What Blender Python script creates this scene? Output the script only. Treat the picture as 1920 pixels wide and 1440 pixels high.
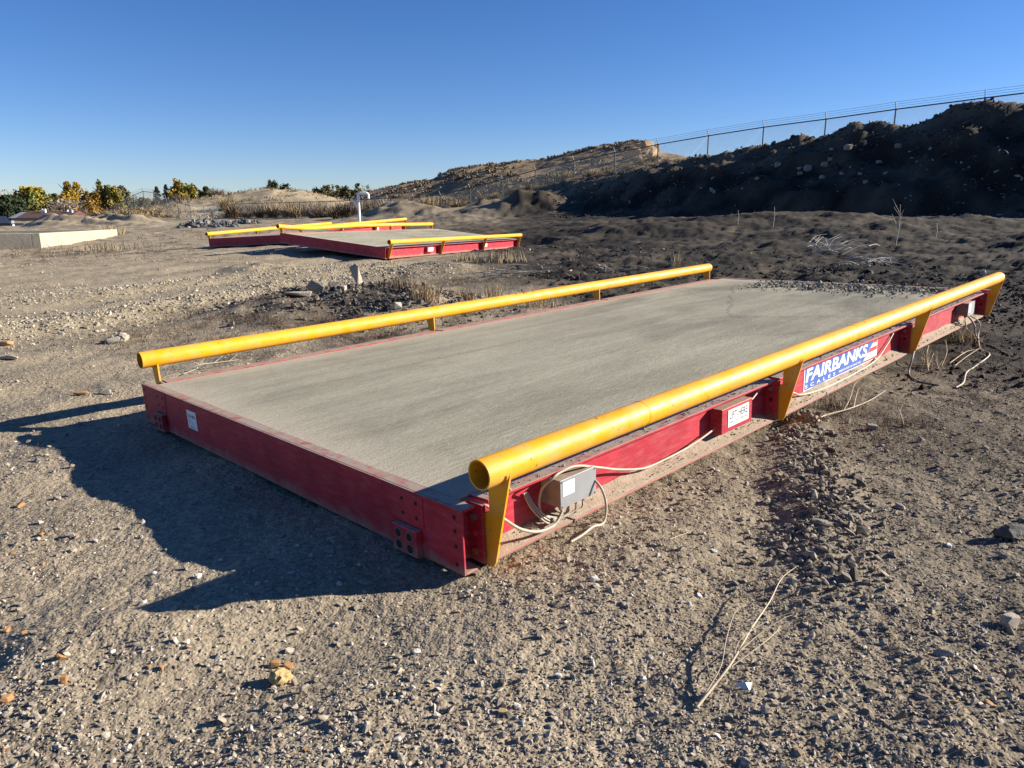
import bpy, math, random
import numpy as np
from mathutils import Matrix, Vector

# ------------------------------------------------------------------ camera, sky, sun, exposure
for o in list(bpy.data.objects): bpy.data.objects.remove(o)
scene = bpy.context.scene
COL = scene.collection
random.seed(7)
rng = np.random.default_rng(7)
CZ = 1.40                      # eye height
FPX = 1357.76                  # focal length in photo pixels (1920 wide)
PIT, ROLL = 0.2398, -0.006
def camera_axes():
    F = np.array([0, math.cos(PIT), -math.sin(PIT)]); U = np.array([0, math.sin(PIT), math.cos(PIT)]); R = np.array([1.0, 0, 0])
    c, s = math.cos(ROLL), math.sin(ROLL)
    return F, c * R + s * U, -s * R + c * U
CF, CR, CU = camera_axes()
cam_data = bpy.data.cameras.new('camera'); cam = bpy.data.objects.new('camera', cam_data); COL.objects.link(cam)
cam_data.sensor_width = 36.0; cam_data.lens = 36.0 * FPX / 1920.0
cam_data.clip_start = 0.05; cam_data.clip_end = 3000.0
m = Matrix.Identity(4)
for i in range(3):
    m[i][0] = CR[i]; m[i][1] = CU[i]; m[i][2] = -CF[i]
m[2][3] = CZ
cam.matrix_world = m
scene.camera = cam

SUN = np.array([2.7236, 0.4249, 1.0892]); SUN /= np.linalg.norm(SUN)      # towards the sun
SUN_EL = math.asin(SUN[2]); SUN_AZ = math.atan2(SUN[0], SUN[1])           # azimuth from +Y towards +X
world = bpy.data.worlds.new('World'); scene.world = world; world.use_nodes = True
wn = world.node_tree.nodes; wl = world.node_tree.links
for n in list(wn): wn.remove(n)
sky = wn.new('ShaderNodeTexSky'); sky.sky_type = 'NISHITA'; sky.sun_disc = False
sky.sun_elevation = SUN_EL; sky.sun_rotation = SUN_AZ
sky.altitude = 1600; sky.air_density = 1.0; sky.dust_density = 0.0; sky.ozone_density = 2.5
bg = wn.new('ShaderNodeBackground'); bg.inputs['Strength'].default_value = 0.05
wo = wn.new('ShaderNodeOutputWorld')
hs = wn.new('ShaderNodeHueSaturation'); hs.inputs['Saturation'].default_value = 1.22; hs.inputs['Value'].default_value = 0.92
tn = wn.new('ShaderNodeMix'); tn.data_type = 'RGBA'; tn.blend_type = 'MULTIPLY'; tn.inputs[0].default_value = 1.0; tn.inputs[7].default_value = (0.90, 0.96, 1.26, 1)
wl.new(sky.outputs[0], hs.inputs['Color']); wl.new(hs.outputs[0], tn.inputs[6]); wl.new(tn.outputs[2], bg.inputs[0]); wl.new(bg.outputs[0], wo.inputs[0])
sun_data = bpy.data.lights.new('sun', 'SUN'); sun_data.energy = 5.0; sun_data.angle = math.radians(0.53); sun_data.color = (1.0, 0.93, 0.82)
sun = bpy.data.objects.new('sun', sun_data); COL.objects.link(sun)
sun.rotation_euler = Vector((-SUN[0], -SUN[1], -SUN[2])).to_track_quat('-Z', 'Y').to_euler()
scene.view_settings.view_transform = 'Standard'; scene.view_settings.look = 'None'
scene.view_settings.exposure = 1.25; scene.view_settings.gamma = 1.0
try: scene.view_settings.use_curve_mapping = False
except Exception: pass

# ------------------------------------------------------------------ noise and terrain
_perm = np.random.default_rng(11).permutation(512)
_ang = np.random.default_rng(12).random(512) * 2 * np.pi
_gx, _gy = np.cos(_ang), np.sin(_ang)
def pnoise(x, y):
    x = np.asarray(x, float); y = np.asarray(y, float)
    xi = np.floor(x).astype(np.int64); yi = np.floor(y).astype(np.int64)
    xf = x - xi; yf = y - yi
    u = xf * xf * xf * (xf * (xf * 6 - 15) + 10); v = yf * yf * yf * (yf * (yf * 6 - 15) + 10)
    def g(ix, iy, dx, dy):
        h = _perm[(_perm[ix & 511] + iy) & 511]
        return _gx[h] * dx + _gy[h] * dy
    a = g(xi, yi, xf, yf); b = g(xi + 1, yi, xf - 1, yf); c = g(xi, yi + 1, xf, yf - 1); d = g(xi + 1, yi + 1, xf - 1, yf - 1)
    return (a + u * (b - a) + v * ((c + u * (d - c)) - (a + u * (b - a)))) * 1.5
def fbm(x, y, f, octs=3, gain=0.5):
    r = 0; a = 1.0
    for i in range(octs):
        r = r + a * pnoise(x * f + 17.3 * i, y * f - 9.1 * i); f *= 2.03; a *= gain
    return r
def sstep(a, b, x):
    t = np.clip((x - a) / (b - a), 0, 1); return t * t * (3 - 2 * t)

# scale frame -> world (x along the platform, y across, z up from the underside)
SM = np.array([[0.70654, -0.70692, -0.03251], [0.70729, 0.70692, -0.00013], [0.02307, -0.0229, 0.99947]])
ST = np.array([-0.18041, 2.45739, -1.34148 + CZ])
W, L, H = 3.3, 7.656, 0.263
TP = [0.124, 2.575, 5.024, 7.470]
PZ, PO, PE, PF, PR = 0.4095, 0.0694, 0.035, 7.53, 0.0575
def pose_matrix(x):
    a, b, c = x[3], x[4], x[5]
    Rz = np.array([[math.cos(a), -math.sin(a), 0], [math.sin(a), math.cos(a), 0], [0, 0, 1]])
    Rx = np.array([[1, 0, 0], [0, math.cos(b), -math.sin(b)], [0, math.sin(b), math.cos(b)]])
    Ry = np.array([[math.cos(c), 0, math.sin(c)], [0, 1, 0], [-math.sin(c), 0, math.cos(c)]])
    return Rz @ Rx @ Ry, np.array([x[0], x[1], x[2] + CZ])
S2M, S2T = pose_matrix([-3.0444, 17.7032, -1.2037, 1.1213, 0.0998, 0.0139])
S3M, S3T = pose_matrix([-6.526, 22.6112, -1.0295, 1.2641, -0.0494, -0.0227])
def to44(Mx, T):
    r = Matrix.Identity(4)
    for i in range(3):
        for j in range(3): r[i][j] = Mx[i][j]
        r[i][3] = T[i]
    return r

FD = 3.66
F0 = np.array([-33.851, 90.225]); FDIR = np.array([0.75232, -0.65880]); FNRM = np.array([-0.65880, -0.75232])
FA, FB = -FNRM[0], -FNRM[1]; FC = FA * F0[0] + FB * F0[1]
def view(px, y):
    """photo pixel -> (X / Y, rise / Y) of the level view ray"""
    px = np.asarray(px, float); y = np.asarray(y, float)
    pc = px - ROLL * (720 - y); yc = y - ROLL * (px - 960); te = np.tan(np.arctan((720 - yc) / FPX) - PIT)
    return (pc - 960) / FPX * (math.cos(PIT) - te * math.sin(PIT)), te
FH0 = FPX / math.cos(PIT)
RAILPX = np.array([433, 461, 492, 524, 561, 598, 637, 681, 727, 776, 826, 881, 942, 1004, 1076, 1153, 1234, 1328.5, 1432, 1549, 1680, 1847])
RAILY = np.array([383, 382, 381, 380, 379, 378, 377, 374, 371.7, 371, 366, 352.7, 336, 319, 301.7, 286.7, 270.7, 254.5, 238.5, 223.3, 204.9, 183.6])
FU, FTE = view(RAILPX, RAILY); FY = FC / (FA * FU + FB); FX = FU * FY
FS = (FX - F0[0]) * FDIR[0] + (FY - F0[1]) * FDIR[1]
RAILZ = CZ + FTE * FY
FH = 1.55
CTRL = np.array([(0, 0, .05), (-3, 0, -.05), (3, 0, .13), (0, 2.4, .05), (-2.5, 4.8, -.045), (2.9, 10.2, .11), (5.2, 7.9, .10), (-6, 5, -.08), (8, 5, .22),
    (-8, 10, -.02), (0, 14, .13), (8, 14, .36), (-3, 17.5, .16), (-5.9, 19.0, .27), (-6.6, 22.4, .30), (-9.7, 23.5, .16), (-15.3, 24, .16), (-20, 15, .1),
    (-27, 50, .2), (-34, 88, .2), (-17, 76, .3), (.3, 24.6, .22), (1.6, 22.5, .24), (-1.2, 20.5, .2), (0, 31, .5), (8, 30, .8), (14, 26, .85), (14, 18, .62), (20, 20, .9), (-60, 90, .2), (-60, 40, .2),
    (-8, 65, .9), (-10, 45, .45), (0, 42, .75), (-160, 220, .3), (150, 60, 3), (0, -60, 0), (-90, -20, 0), (90, -20, 1), (200, 300, 2), (-200, 60, 0)], float)
_d = np.sqrt(((CTRL[:, None, :2] - CTRL[None, :, :2]) ** 2).sum(-1) + 4.0)
_A = np.block([[_d, np.ones((len(CTRL), 1))], [np.ones((1, len(CTRL))), np.zeros((1, 1))]])
_w = np.linalg.solve(_A, np.append(CTRL[:, 2], 0))
def yard(X, Y):
    r = np.full(np.shape(X), _w[-1])
    for (cx, cy, _), w in zip(CTRL, _w[:-1]): r = r + w * np.sqrt((X - cx) ** 2 + (Y - cy) ** 2 + 4.0)
    return r
HILL_PX = np.array([600, 640, 687, 757, 807, 857, 913, 963, 1007, 1070, 1140, 1190, 1215, 1240, 1280, 1330, 1400, 1600])
HILL_Y = np.array([392, 380, 361, 346, 336, 318, 309, 303, 300, 288, 276, 268, 269, 286, 293, 315, 340, 360])
BANK_PX = np.array([960, 1005, 1040, 1083, 1140, 1187, 1223, 1257, 1290, 1327, 1346, 1396, 1431, 1502, 1530, 1548, 1594, 1637, 1700, 1771, 1785, 1842, 1874, 1920, 2050, 2300, 3000])
BANK_Y = np.array([412, 400, 378, 357, 333, 318, 311, 302, 297, 286, 288, 279, 272, 251, 254, 251, 230, 225, 235, 208, 197, 187, 187, 191, 185, 170, 170])
MOUND_PX = np.array([300, 330, 400, 440, 500, 560, 600, 640, 690, 720])
MOUND_Y = np.array([400, 385, 371, 362, 354, 357, 364, 374, 388, 400])
def smooth_table(px, y, sig):
    g = np.arange(px[0], px[-1] + 1, 3.0); v = np.interp(g, px, y); k = np.exp(-.5 * (np.arange(-12, 13) * 3.0 / sig) ** 2); k /= k.sum()
    return g, np.convolve(np.pad(v, 12, mode='edge'), k, 'valid')
HILL_U, HILL_T = view(*smooth_table(HILL_PX, HILL_Y, 6)); BANK_U, BANK_T = view(*smooth_table(BANK_PX, BANK_Y, 7)); MOUND_U, MOUND_T = view(*smooth_table(MOUND_PX, MOUND_Y, 9))
def fence_sd(X, Y):
    dx, dy = X - F0[0], Y - F0[1]
    return dx * FDIR[0] + dy * FDIR[1], dx * FNRM[0] + dy * FNRM[1]
def seg_dist(X, Y, pts):
    best = np.full(np.shape(X), 1e9)
    for (ax, ay), (bx, by) in zip(pts[:-1], pts[1:]):
        vx, vy = bx - ax, by - ay
        t = np.clip(((X - ax) * vx + (Y - ay) * vy) / (vx * vx + vy * vy), 0, 1)
        best = np.minimum(best, np.hypot(X - ax - t * vx, Y - ay - t * vy))
    return best
BERM = [(1.9, 4.6), (1.55, 3.6), (1.35, 2.9), (1.05, 2.3)]            # small ridge of coarse soil right of the platform
ROADRIDGE = [(-9.5, 6.0), (-5.7, 9.0), (-3.9, 12.3), (-1.6, 14.6)]     # windrow of crushed stone
ROADRIDGE2 = [(-12, 7.5), (-7.5, 11.5), (-4.3, 14.6), (-2.6, 16.4)]
HUMPS = [(-1.35, 2.2, .05, .42), (-2.3, 10.4, .2, 1.3), (-1.3, 9.8, .16, .9), (-3.2, 9.9, .12, .8),         # first lifts ground to shorten the rail shadow; rest debris heap behind the platform
         (2.8, 15.5, .12, 1.3), (6.0, 17.5, .18, 1.6), (-1.5, 14.6, .14, 1.0), (-5.3, 15.3, .17, .8),
         (12.0, 16.0, .22, 1.8), (10, 20.5, .25, 2.0), (3.6, 27, .2, 2.2), (6.5, 27, .3, 3), (-6.5, 52, .8, 3.0), (-8.8, 53, .6, 2.2),
         (-1.2, 47, .7, 2.5), (1.2, 46, .9, 2.0), (-3.8, 44, .35, 3), (9.5, 12.5, .14, 1.2), (7.8, 10.8, .08, .9), (13, 22, .3, 2.2), (11, 27.5, .3, 2.5)]
def terrain(X, Y):
    X = np.asarray(X, float); Y = np.asarray(Y, float)
    Ys = np.maximum(Y, 4.0); u = X / Ys; px = 960 + FH0 * u
    z = yard(X, Y)
    s, d = fence_sd(X, Y)
    zf = np.interp(s, FS, RAILZ - FH)
    zf = np.maximum(zf, 0.0)
    wd = np.interp(u, [-.1, .05, .2], [9, 15, 11.5])
    t = np.clip(1 - (d - 1) / wd, 0, 1) ** 1.8
    z = np.where(Y > 12, z * (1 - t) + np.maximum(zf, z) * t, z)
    # brown hill beyond the fence
    dr = -28.0
    yr = np.where(Y > 12, (FC - dr) / np.maximum(FA * u + FB, .2), 60)
    zr = CZ + np.interp(u, HILL_U, HILL_T) * yr
    th = np.clip(-d / 28.0, 0, 1.0); th = th * (1.55 - .55 * th)
    back = 1 - .8 * sstep(28, 75, -d)
    zh = zf * (1 - th) + np.maximum(zr, zf * .5) * th
    z = np.where((Y > 12) & (d < 0), np.where(-d > 28, np.maximum(zr, .3) * back, zh), z)
    z = z + np.where((d < -2) & (Y > 12), .35 * fbm(X, Y, .12, 3) * sstep(2, 10, -d) * sstep(600, 760, px), 0)
    # tan mound
    zm = CZ + np.interp(u, MOUND_U, MOUND_T) * 100
    gm = np.exp(-((Y - 100) / 8.5) ** 2)
    z = np.where((Y > 70) & (Y < 130) & (px > 290) & (px < 725), np.maximum(z, .1 + (zm - .1) * gm + .12 * fbm(X, Y, .3, 3)), z)
    # grassy bump, valley with the shed, spoil heaps
    z = z + 1.25 * np.exp(-(((X + 46) / 7.5) ** 2 + ((Y - 91) / 8) ** 2))
    z = z - 2.7 * np.exp(-(((X + 62) / 13) ** 4 + ((Y - 96) / 11) ** 4)) - 1.0 * np.exp(-(((X + 47) / 5) ** 4 + ((Y - 66) / 6) ** 4))
    hp = sstep(0, 60, px - 30) * (1 - sstep(250, 340, px)) * np.exp(-((Y - 57) / 5.0) ** 2)
    z = z + np.where(Y > 40, hp * (.62 + .2 * np.sin((X * .55 + Y * .9) * 2.6 + fbm(X, Y, .2, 2)) + .18 * fbm(X, Y, .35, 3) + .1 * fbm(X, Y, 1.3, 3)), 0)
    for hx, hy, a, r in HUMPS:
        z = z + a * np.exp(-((X - hx) ** 2 + (Y - hy) ** 2) / (r * r)) * (1 + .5 * pnoise(X * 1.7 / r + hx, Y * 1.7 / r))
    # dark bank in front of the fence
    nb = sstep(1130, 1330, px); db = d + (1.1 * fbm(X, Y, .16, 3) * sstep(7, 10, d) + .5 * pnoise(X * .5, Y * .5)) * nb
    yb = (FC - 6) / np.maximum(FA * u + FB, .2)
    zb = CZ + np.interp(u, BANK_U, BANK_T) * yb
    toe = yard(X, Y)
    f = np.clip((db - 6) / 7.2, 0, 1); f = f * .86 + .14 * f * f
    face = zb + (toe - .25 - zb) * f
    spur_w = sstep(1080, 1250, px); spur = np.abs(pnoise(X * .21 + .12 * Y + 3.1, Y * .10 - .05 * X + 1.7)); face = face + (.9 * (.35 - spur)) * np.sin(np.pi * np.clip(f, 0, 1)) * sstep(1.5, 3.5, zb) * spur_w
    face = np.where(d < 6, zb + (np.maximum(zf, 0) - zb) * sstep(6, 1.2, d), face)
    ok = (Y > 12) & (u > .03) & (d > .5) & (d < 16)
    z = np.where(ok, np.maximum(z, face - .08 * np.clip(zb - 2, 0, 1) + (.13 * fbm(X, Y, .8, 4, .6) + .05 * fbm(X, Y, 3.5, 2)) * np.clip(zb - 1, 0, 1)), z)
    # gravel windrows, berm and wheel ruts in the yard
    near = np.exp(-np.maximum(Y - 20, 0) / 15)
    z = z + .10 * np.exp(-(seg_dist(X, Y, ROADRIDGE) / .55) ** 2) * (1 + .4 * fbm(X, Y, 1.1, 2)) * near
    z = z + .06 * np.exp(-(seg_dist(X, Y, ROADRIDGE2) / .6) ** 2) * near
    z = z + .022 * np.exp(-((seg_dist(X, Y, BERM) + .06 * pnoise(X * 4, Y * 4)) / .15) ** 2) - .010 * np.exp(-((seg_dist(X, Y, [(a - .32, b) for a, b in BERM])) / .17) ** 2)
    rd = (X * .86 - Y * .5)
    z = z + np.where(X < 1.2, .018 * np.sin(rd * 5.2 + 1.5 * pnoise(X * .35, Y * .35)) * near * (1 - .5 * sstep(-1, 1, X)), 0)
    # hollow ground under the platforms so nothing pokes through
    for Mx, T, drop in ((SM, ST, .06), (S2M, S2T, .1), (S3M, S3T, .1)):
        P = np.stack([X - T[0], Y - T[1], z - T[2]], -1) @ Mx
        ins = sstep(0, .12, np.minimum(np.minimum(P[..., 0], L - P[..., 0]), np.minimum(P[..., 1], W - P[..., 1])))
        lim = T[2] + (Mx[2, 0] * P[..., 0] + Mx[2, 1] * P[..., 1]) - (.003 if drop < .08 else .02)
        out = np.hypot(np.maximum(np.maximum(-P[..., 0], P[..., 0] - L), 0), np.maximum(np.maximum(-P[..., 1], P[..., 1] - W), 0))
        pad = .25 if drop < .08 else 1.6
        z = np.where(out < pad, np.minimum(z, lim - drop * ins + (.10 if drop < .08 else .16) * out + 3.0 * np.maximum(out - pad * .7, 0) ** 2), z)
    return z
def coal_field(X, Y):
    xb = np.interp(Y, [0, 2, 3.3, 4.6, 8, 12, 20, 35, 60, 90], [4.6, 3.6, 2.7, 2.7, 2.0, -.3, -1.5, -7.0, -9, -5])
    return sstep(-1.0, 1.6, X - xb + .9 * fbm(X, Y, .35, 3))
def micro(X, Y):
    c = coal_field(X, Y)
    r = .016 * fbm(X, Y, 1.3, 2) + (.007 + .005 * sstep(-.2, 1.4, X)) * fbm(X, Y, 5.0, 2) + .0034 * fbm(X, Y, 19.0, 3, .7)
    r = r + c * sstep(5, 12, Y) * (.07 * fbm(X, Y, .55, 3) + .045 * fbm(X, Y, 2.6, 4, .6))
    r = r + sstep(14, 30, Y) * .05 * fbm(X, Y, .8, 3)
    sandy = np.exp(-(((X + .62) / .42) ** 2 + ((Y - 2.05) / .22) ** 2))
    return r * (1 - .75 * sandy) - .012 * sandy
def Z(X, Y): return terrain(X, Y) + micro(X, Y)
_rt = np.geomspace(1.0, 200, 1500)
def at_ground(px, py, full=True):
    """where the view ray through a photo pixel meets the ground"""
    d = CF + CR * (px - 960) / FPX - CU * (py - 720) / FPX
    t = _rt / max(d[1], 1e-3)
    X, Y, z = d[0] * t, d[1] * t, CZ + d[2] * t
    hit = np.nonzero(z <= terrain(X, Y))[0]
    i = hit[0] if len(hit) else len(t) - 1
    x, y = float(X[i]), float(Y[i])
    return Vector((x, y, float(Z(x, y)) if full else float(terrain(x, y))))
def at_depth(px, py, Yd):
    d = CF + CR * (px - 960) / FPX - CU * (py - 720) / FPX
    t = Yd / d[1]; return Vector((d[0] * t, Yd, CZ + d[2] * t))

# ------------------------------------------------------------------ materials
MATS = {}
def nodes_of(name):
    m = bpy.data.materials.new(name); m.use_nodes = True
    nt = m.node_tree; b = nt.nodes['Principled BSDF']
    MATS[name] = m; return m, nt, b
def N(nt, t, **kw):
    n = nt.nodes.new('ShaderNode' + t)
    for k, v in kw.items():
        if k in n.inputs: n.inputs[k].default_value = v
        else: setattr(n, k, v)
    return n
def ramp(nt, src, stops):
    r = nt.nodes.new('ShaderNodeValToRGB'); nt.links.new(src, r.inputs[0])
    e = r.color_ramp.elements
    while len(e) < len(stops): e.new(.5)
    for k, (p, c) in enumerate(stops):
        e[k].position = p; e[k].color = (c[0], c[1], c[2], 1) if len(c) >= 3 else (c[0],) * 3 + (1,)
    return r.outputs[0]
def mix(nt, fac, a, b, mode='MIX'):
    n = nt.nodes.new('ShaderNodeMix'); n.data_type = 'RGBA'; n.blend_type = mode
    for sock, v in ((n.inputs[0], fac), (n.inputs[6], a), (n.inputs[7], b)):
        if isinstance(v, (int, float)): sock.default_value = v
        elif isinstance(v, (tuple, list)): sock.default_value = (*v[:3], 1)
        else: nt.links.new(v, sock)
    return n.outputs[2]
def mth(nt, op, a, b=None):
    n = nt.nodes.new('ShaderNodeMath'); n.operation = op
    for i, v in enumerate((a, b)):
        if v is None: continue
        if isinstance(v, (int, float)): n.inputs[i].default_value = v
        else: nt.links.new(v, n.inputs[i])
    return n.outputs[0]
def noise(nt, vec, scale, detail=4, rough=.55, dist=0):
    n = N(nt, 'TexNoise'); n.inputs['Scale'].default_value = scale; n.inputs['Detail'].default_value = detail
    n.inputs['Roughness'].default_value = rough; n.inputs['Distortion'].default_value = dist
    if vec is not None: nt.links.new(vec, n.inputs['Vector'])
    return n.outputs['Fac']
def bump(nt, b, h, strength, dist):
    n = N(nt, 'Bump'); n.inputs['Strength'].default_value = strength; n.inputs['Distance'].default_value = dist
    nt.links.new(h, n.inputs['Height']); nt.links.new(n.outputs[0], b.inputs['Normal']); return n
def vmap(nt, src, scale):
    n = N(nt, 'Mapping'); n.inputs['Scale'].default_value = scale; nt.links.new(src, n.inputs['Vector']); return n.outputs[0]

def simple(name, col, rough=.7, metal=0.0, var=.25, scale=12, bumpd=0.0):
    m, nt, b = nodes_of(name)
    tc = N(nt, 'TexCoord').outputs['Object']
    f = noise(nt, tc, scale, 5)
    c = ramp(nt, f, [(.25, tuple(x * (1 - var) for x in col)), (.75, tuple(min(1, x * (1 + var)) for x in col))])
    nt.links.new(c, b.inputs['Base Color']); b.inputs['Roughness'].default_value = rough; b.inputs['Metallic'].default_value = metal
    if bumpd: bump(nt, b, noise(nt, tc, scale * 4, 4), .6, bumpd)
    return m

def make_ground_mat():
    m, nt, b = nodes_of('earth')
    geo = N(nt, 'NewGeometry'); pos = geo.outputs['Position']
    A = lambda n: N(nt, 'Attribute', attribute_name=n).outputs['Fac']
    big = noise(nt, pos, .9, 5); mid = noise(nt, pos, 6, 4); fine = noise(nt, pos, 70, 3, .7)
    v1 = N(nt, 'TexVoronoi'); v1.inputs['Scale'].default_value = 95; nt.links.new(pos, v1.inputs['Vector'])
    v2 = N(nt, 'TexVoronoi'); v2.inputs['Scale'].default_value = 34; nt.links.new(pos, v2.inputs['Vector'])
    tan = ramp(nt, big, [(.3, (.225, .182, .126)), (.7, (.335, .272, .187))])
    col = mix(nt, A('gravel'), tan, ramp(nt, mid, [(.3, (.25, .203, .130)), (.7, (.38, .312, .205))]))
    col = mix(nt, A('litter'), col, ramp(nt, mid, [(.3, (.09, .068, .049)), (.7, (.20, .158, .112))]))
    coal = ramp(nt, big, [(.3, (.010, .0086, .0075)), (.7, (.029, .0235, .019))])
    col = mix(nt, A('coal'), col, coal)
    hill = ramp(nt, noise(nt, pos, .22, 5), [(.3, (.17, .122, .075)), (.52, (.25, .175, .10)), (.75, (.35, .235, .125))])
    col = mix(nt, A('hill'), col, hill)
    col = mix(nt, A('pale'), col, ramp(nt, noise(nt, pos, .6, 5), [(.3, (.31, .24, .145)), (.7, (.45, .36, .23))]))
    # stone-to-stone colour variation
    hsv = N(nt, 'SeparateColor'); nt.links.new(v2.outputs['Color'], hsv.inputs[0])
    hs1 = N(nt, 'SeparateColor'); nt.links.new(v1.outputs['Color'], hs1.inputs[0])
    spk = mth(nt, 'ADD', mth(nt, 'MULTIPLY', hsv.outputs[0], .42), mth(nt, 'MULTIPLY', hs1.outputs[0], .55))
    spk = mth(nt, 'ADD', spk, .52)
    vc = N(nt, 'CombineXYZ')
    for i in range(3): nt.links.new(spk, vc.inputs[i])
    col = mix(nt, .85, col, mix(nt, 1.0, col, vc.outputs[0], 'MULTIPLY'))
    nt.links.new(col, b.inputs['Base Color']); b.inputs['Roughness'].default_value = .95
    b.inputs['Specular IOR Level'].default_value = .15
    h = mth(nt, 'ADD', mth(nt, 'MULTIPLY', v2.outputs['Distance'], -.9), mth(nt, 'MULTIPLY', v1.outputs['Distance'], -.45))
    h = mth(nt, 'ADD', h, mth(nt, 'MULTIPLY', fine, .5))
    h = mth(nt, 'ADD', h, mth(nt, 'MULTIPLY', mid, .9))
    bump(nt, b, h, .65, .010)
    return m
def make_vcol_mat(name, rough=.9, var=.25, scale=40):
    m, nt, b = nodes_of(name)
    a = N(nt, 'Attribute', attribute_name='tint').outputs['Color']
    pos = N(nt, 'NewGeometry').outputs['Position']
    f = noise(nt, pos, scale, 4)
    f2 = ramp(nt, f, [(.25, (1 - var,) * 3), (.75, (1 + var,) * 3)])
    nt.links.new(mix(nt, 1.0, a, f2, 'MULTIPLY'), b.inputs['Base Color'])
    b.inputs['Roughness'].default_value = rough; b.inputs['Specular IOR Level'].default_value = .2
    return m
def make_red():
    m, nt, b = nodes_of('red_paint')
    geo = N(nt, 'NewGeometry'); pos = geo.outputs['Position']
    tc = N(nt, 'TexCoord').outputs['Object']
    base = ramp(nt, noise(nt, tc, 5, 5), [(.3, (.29, .008, .022)), (.7, (.42, .022, .040))])
    chalk = ramp(nt, noise(nt, vmap(nt, tc, (3, 3, 14)), 3.0, 6, .65), [(.45, (0,) * 3), (.78, (.30,) * 3)])
    col = mix(nt, chalk, base, (.47, .20, .19))
    so = N(nt, 'SeparateXYZ'); nt.links.new(tc, so.inputs[0])
    splash = ramp(nt, mth(nt, 'ADD', so.outputs[2], mth(nt, 'MULTIPLY', mth(nt, 'SUBTRACT', noise(nt, tc, 11, 6, .7), .5), .16)), [(.0, (.7,) * 3), (.055, (0,) * 3)])
    col = mix(nt, splash, col, (.28, .20, .145))
    runs = ramp(nt, noise(nt, vmap(nt, tc, (26, 26, 1.6)), 1.0, 5, .7), [(.60, (0,) * 3), (.72, (.45,) * 3)])
    col = mix(nt, runs, col, (.12, .035, .025))
    nz = N(nt, 'SeparateXYZ'); nt.links.new(geo.outputs['Normal'], nz.inputs[0])
    up = ramp(nt, nz.outputs[2], [(.55, (0,) * 3), (.9, (1,) * 3)])
    dn = ramp(nt, noise(nt, tc, 14, 6, .7), [(.30, (.15,) * 3), (.52, (.97,) * 3)])
    col = mix(nt, mix(nt, 1.0, up, dn, 'MULTIPLY'), col, (.34, .275, .205))
    spots = ramp(nt, noise(nt, tc, 55, 3, .7), [(.68, (0,) * 3), (.76, (.6,) * 3)])
    col = mix(nt, spots, col, (.36, .24, .17))
    nt.links.new(col, b.inputs['Base Color'])
    b.inputs['Roughness'].default_value = .55; b.inputs['Specular IOR Level'].default_value = .35
    bump(nt, b, noise(nt, tc, 90, 3), .25, .002)
    return m
def make_yellow():
    m, nt, b = nodes_of('yellow_paint')
    tc = N(nt, 'TexCoord').outputs['Object']
    base = ramp(nt, noise(nt, tc, 3, 5), [(.3, (.70, .30, .004)), (.7, (.83, .40, .010))])
    sc = ramp(nt, noise(nt, vmap(nt, tc, (2.2, 9, 9)), 6, 6, .7), [(.62, (0,) * 3), (.74, (.8,) * 3)])
    col = mix(nt, sc, base, (.33, .17, .03))
    sp = ramp(nt, noise(nt, tc, 38, 2, .6), [(.67, (0,) * 3), (.71, (.85,) * 3)])
    col = mix(nt, sp, col, (.12, .06, .02))
    dust = ramp(nt, noise(nt, tc, 9, 5, .65), [(.42, (0,) * 3), (.75, (.5,) * 3)])
    col = mix(nt, dust, col, (.50, .38, .20))
    nt.links.new(col, b.inputs['Base Color'])
    rr = ramp(nt, noise(nt, tc, 20, 4), [(.3, (.42,) * 3), (.7, (.58,) * 3)])
    nt.links.new(rr, b.inputs['Roughness']); b.inputs['Specular IOR Level'].default_value = .28
    bump(nt, b, noise(nt, tc, 45, 4), .15, .002)
    return m
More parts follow.
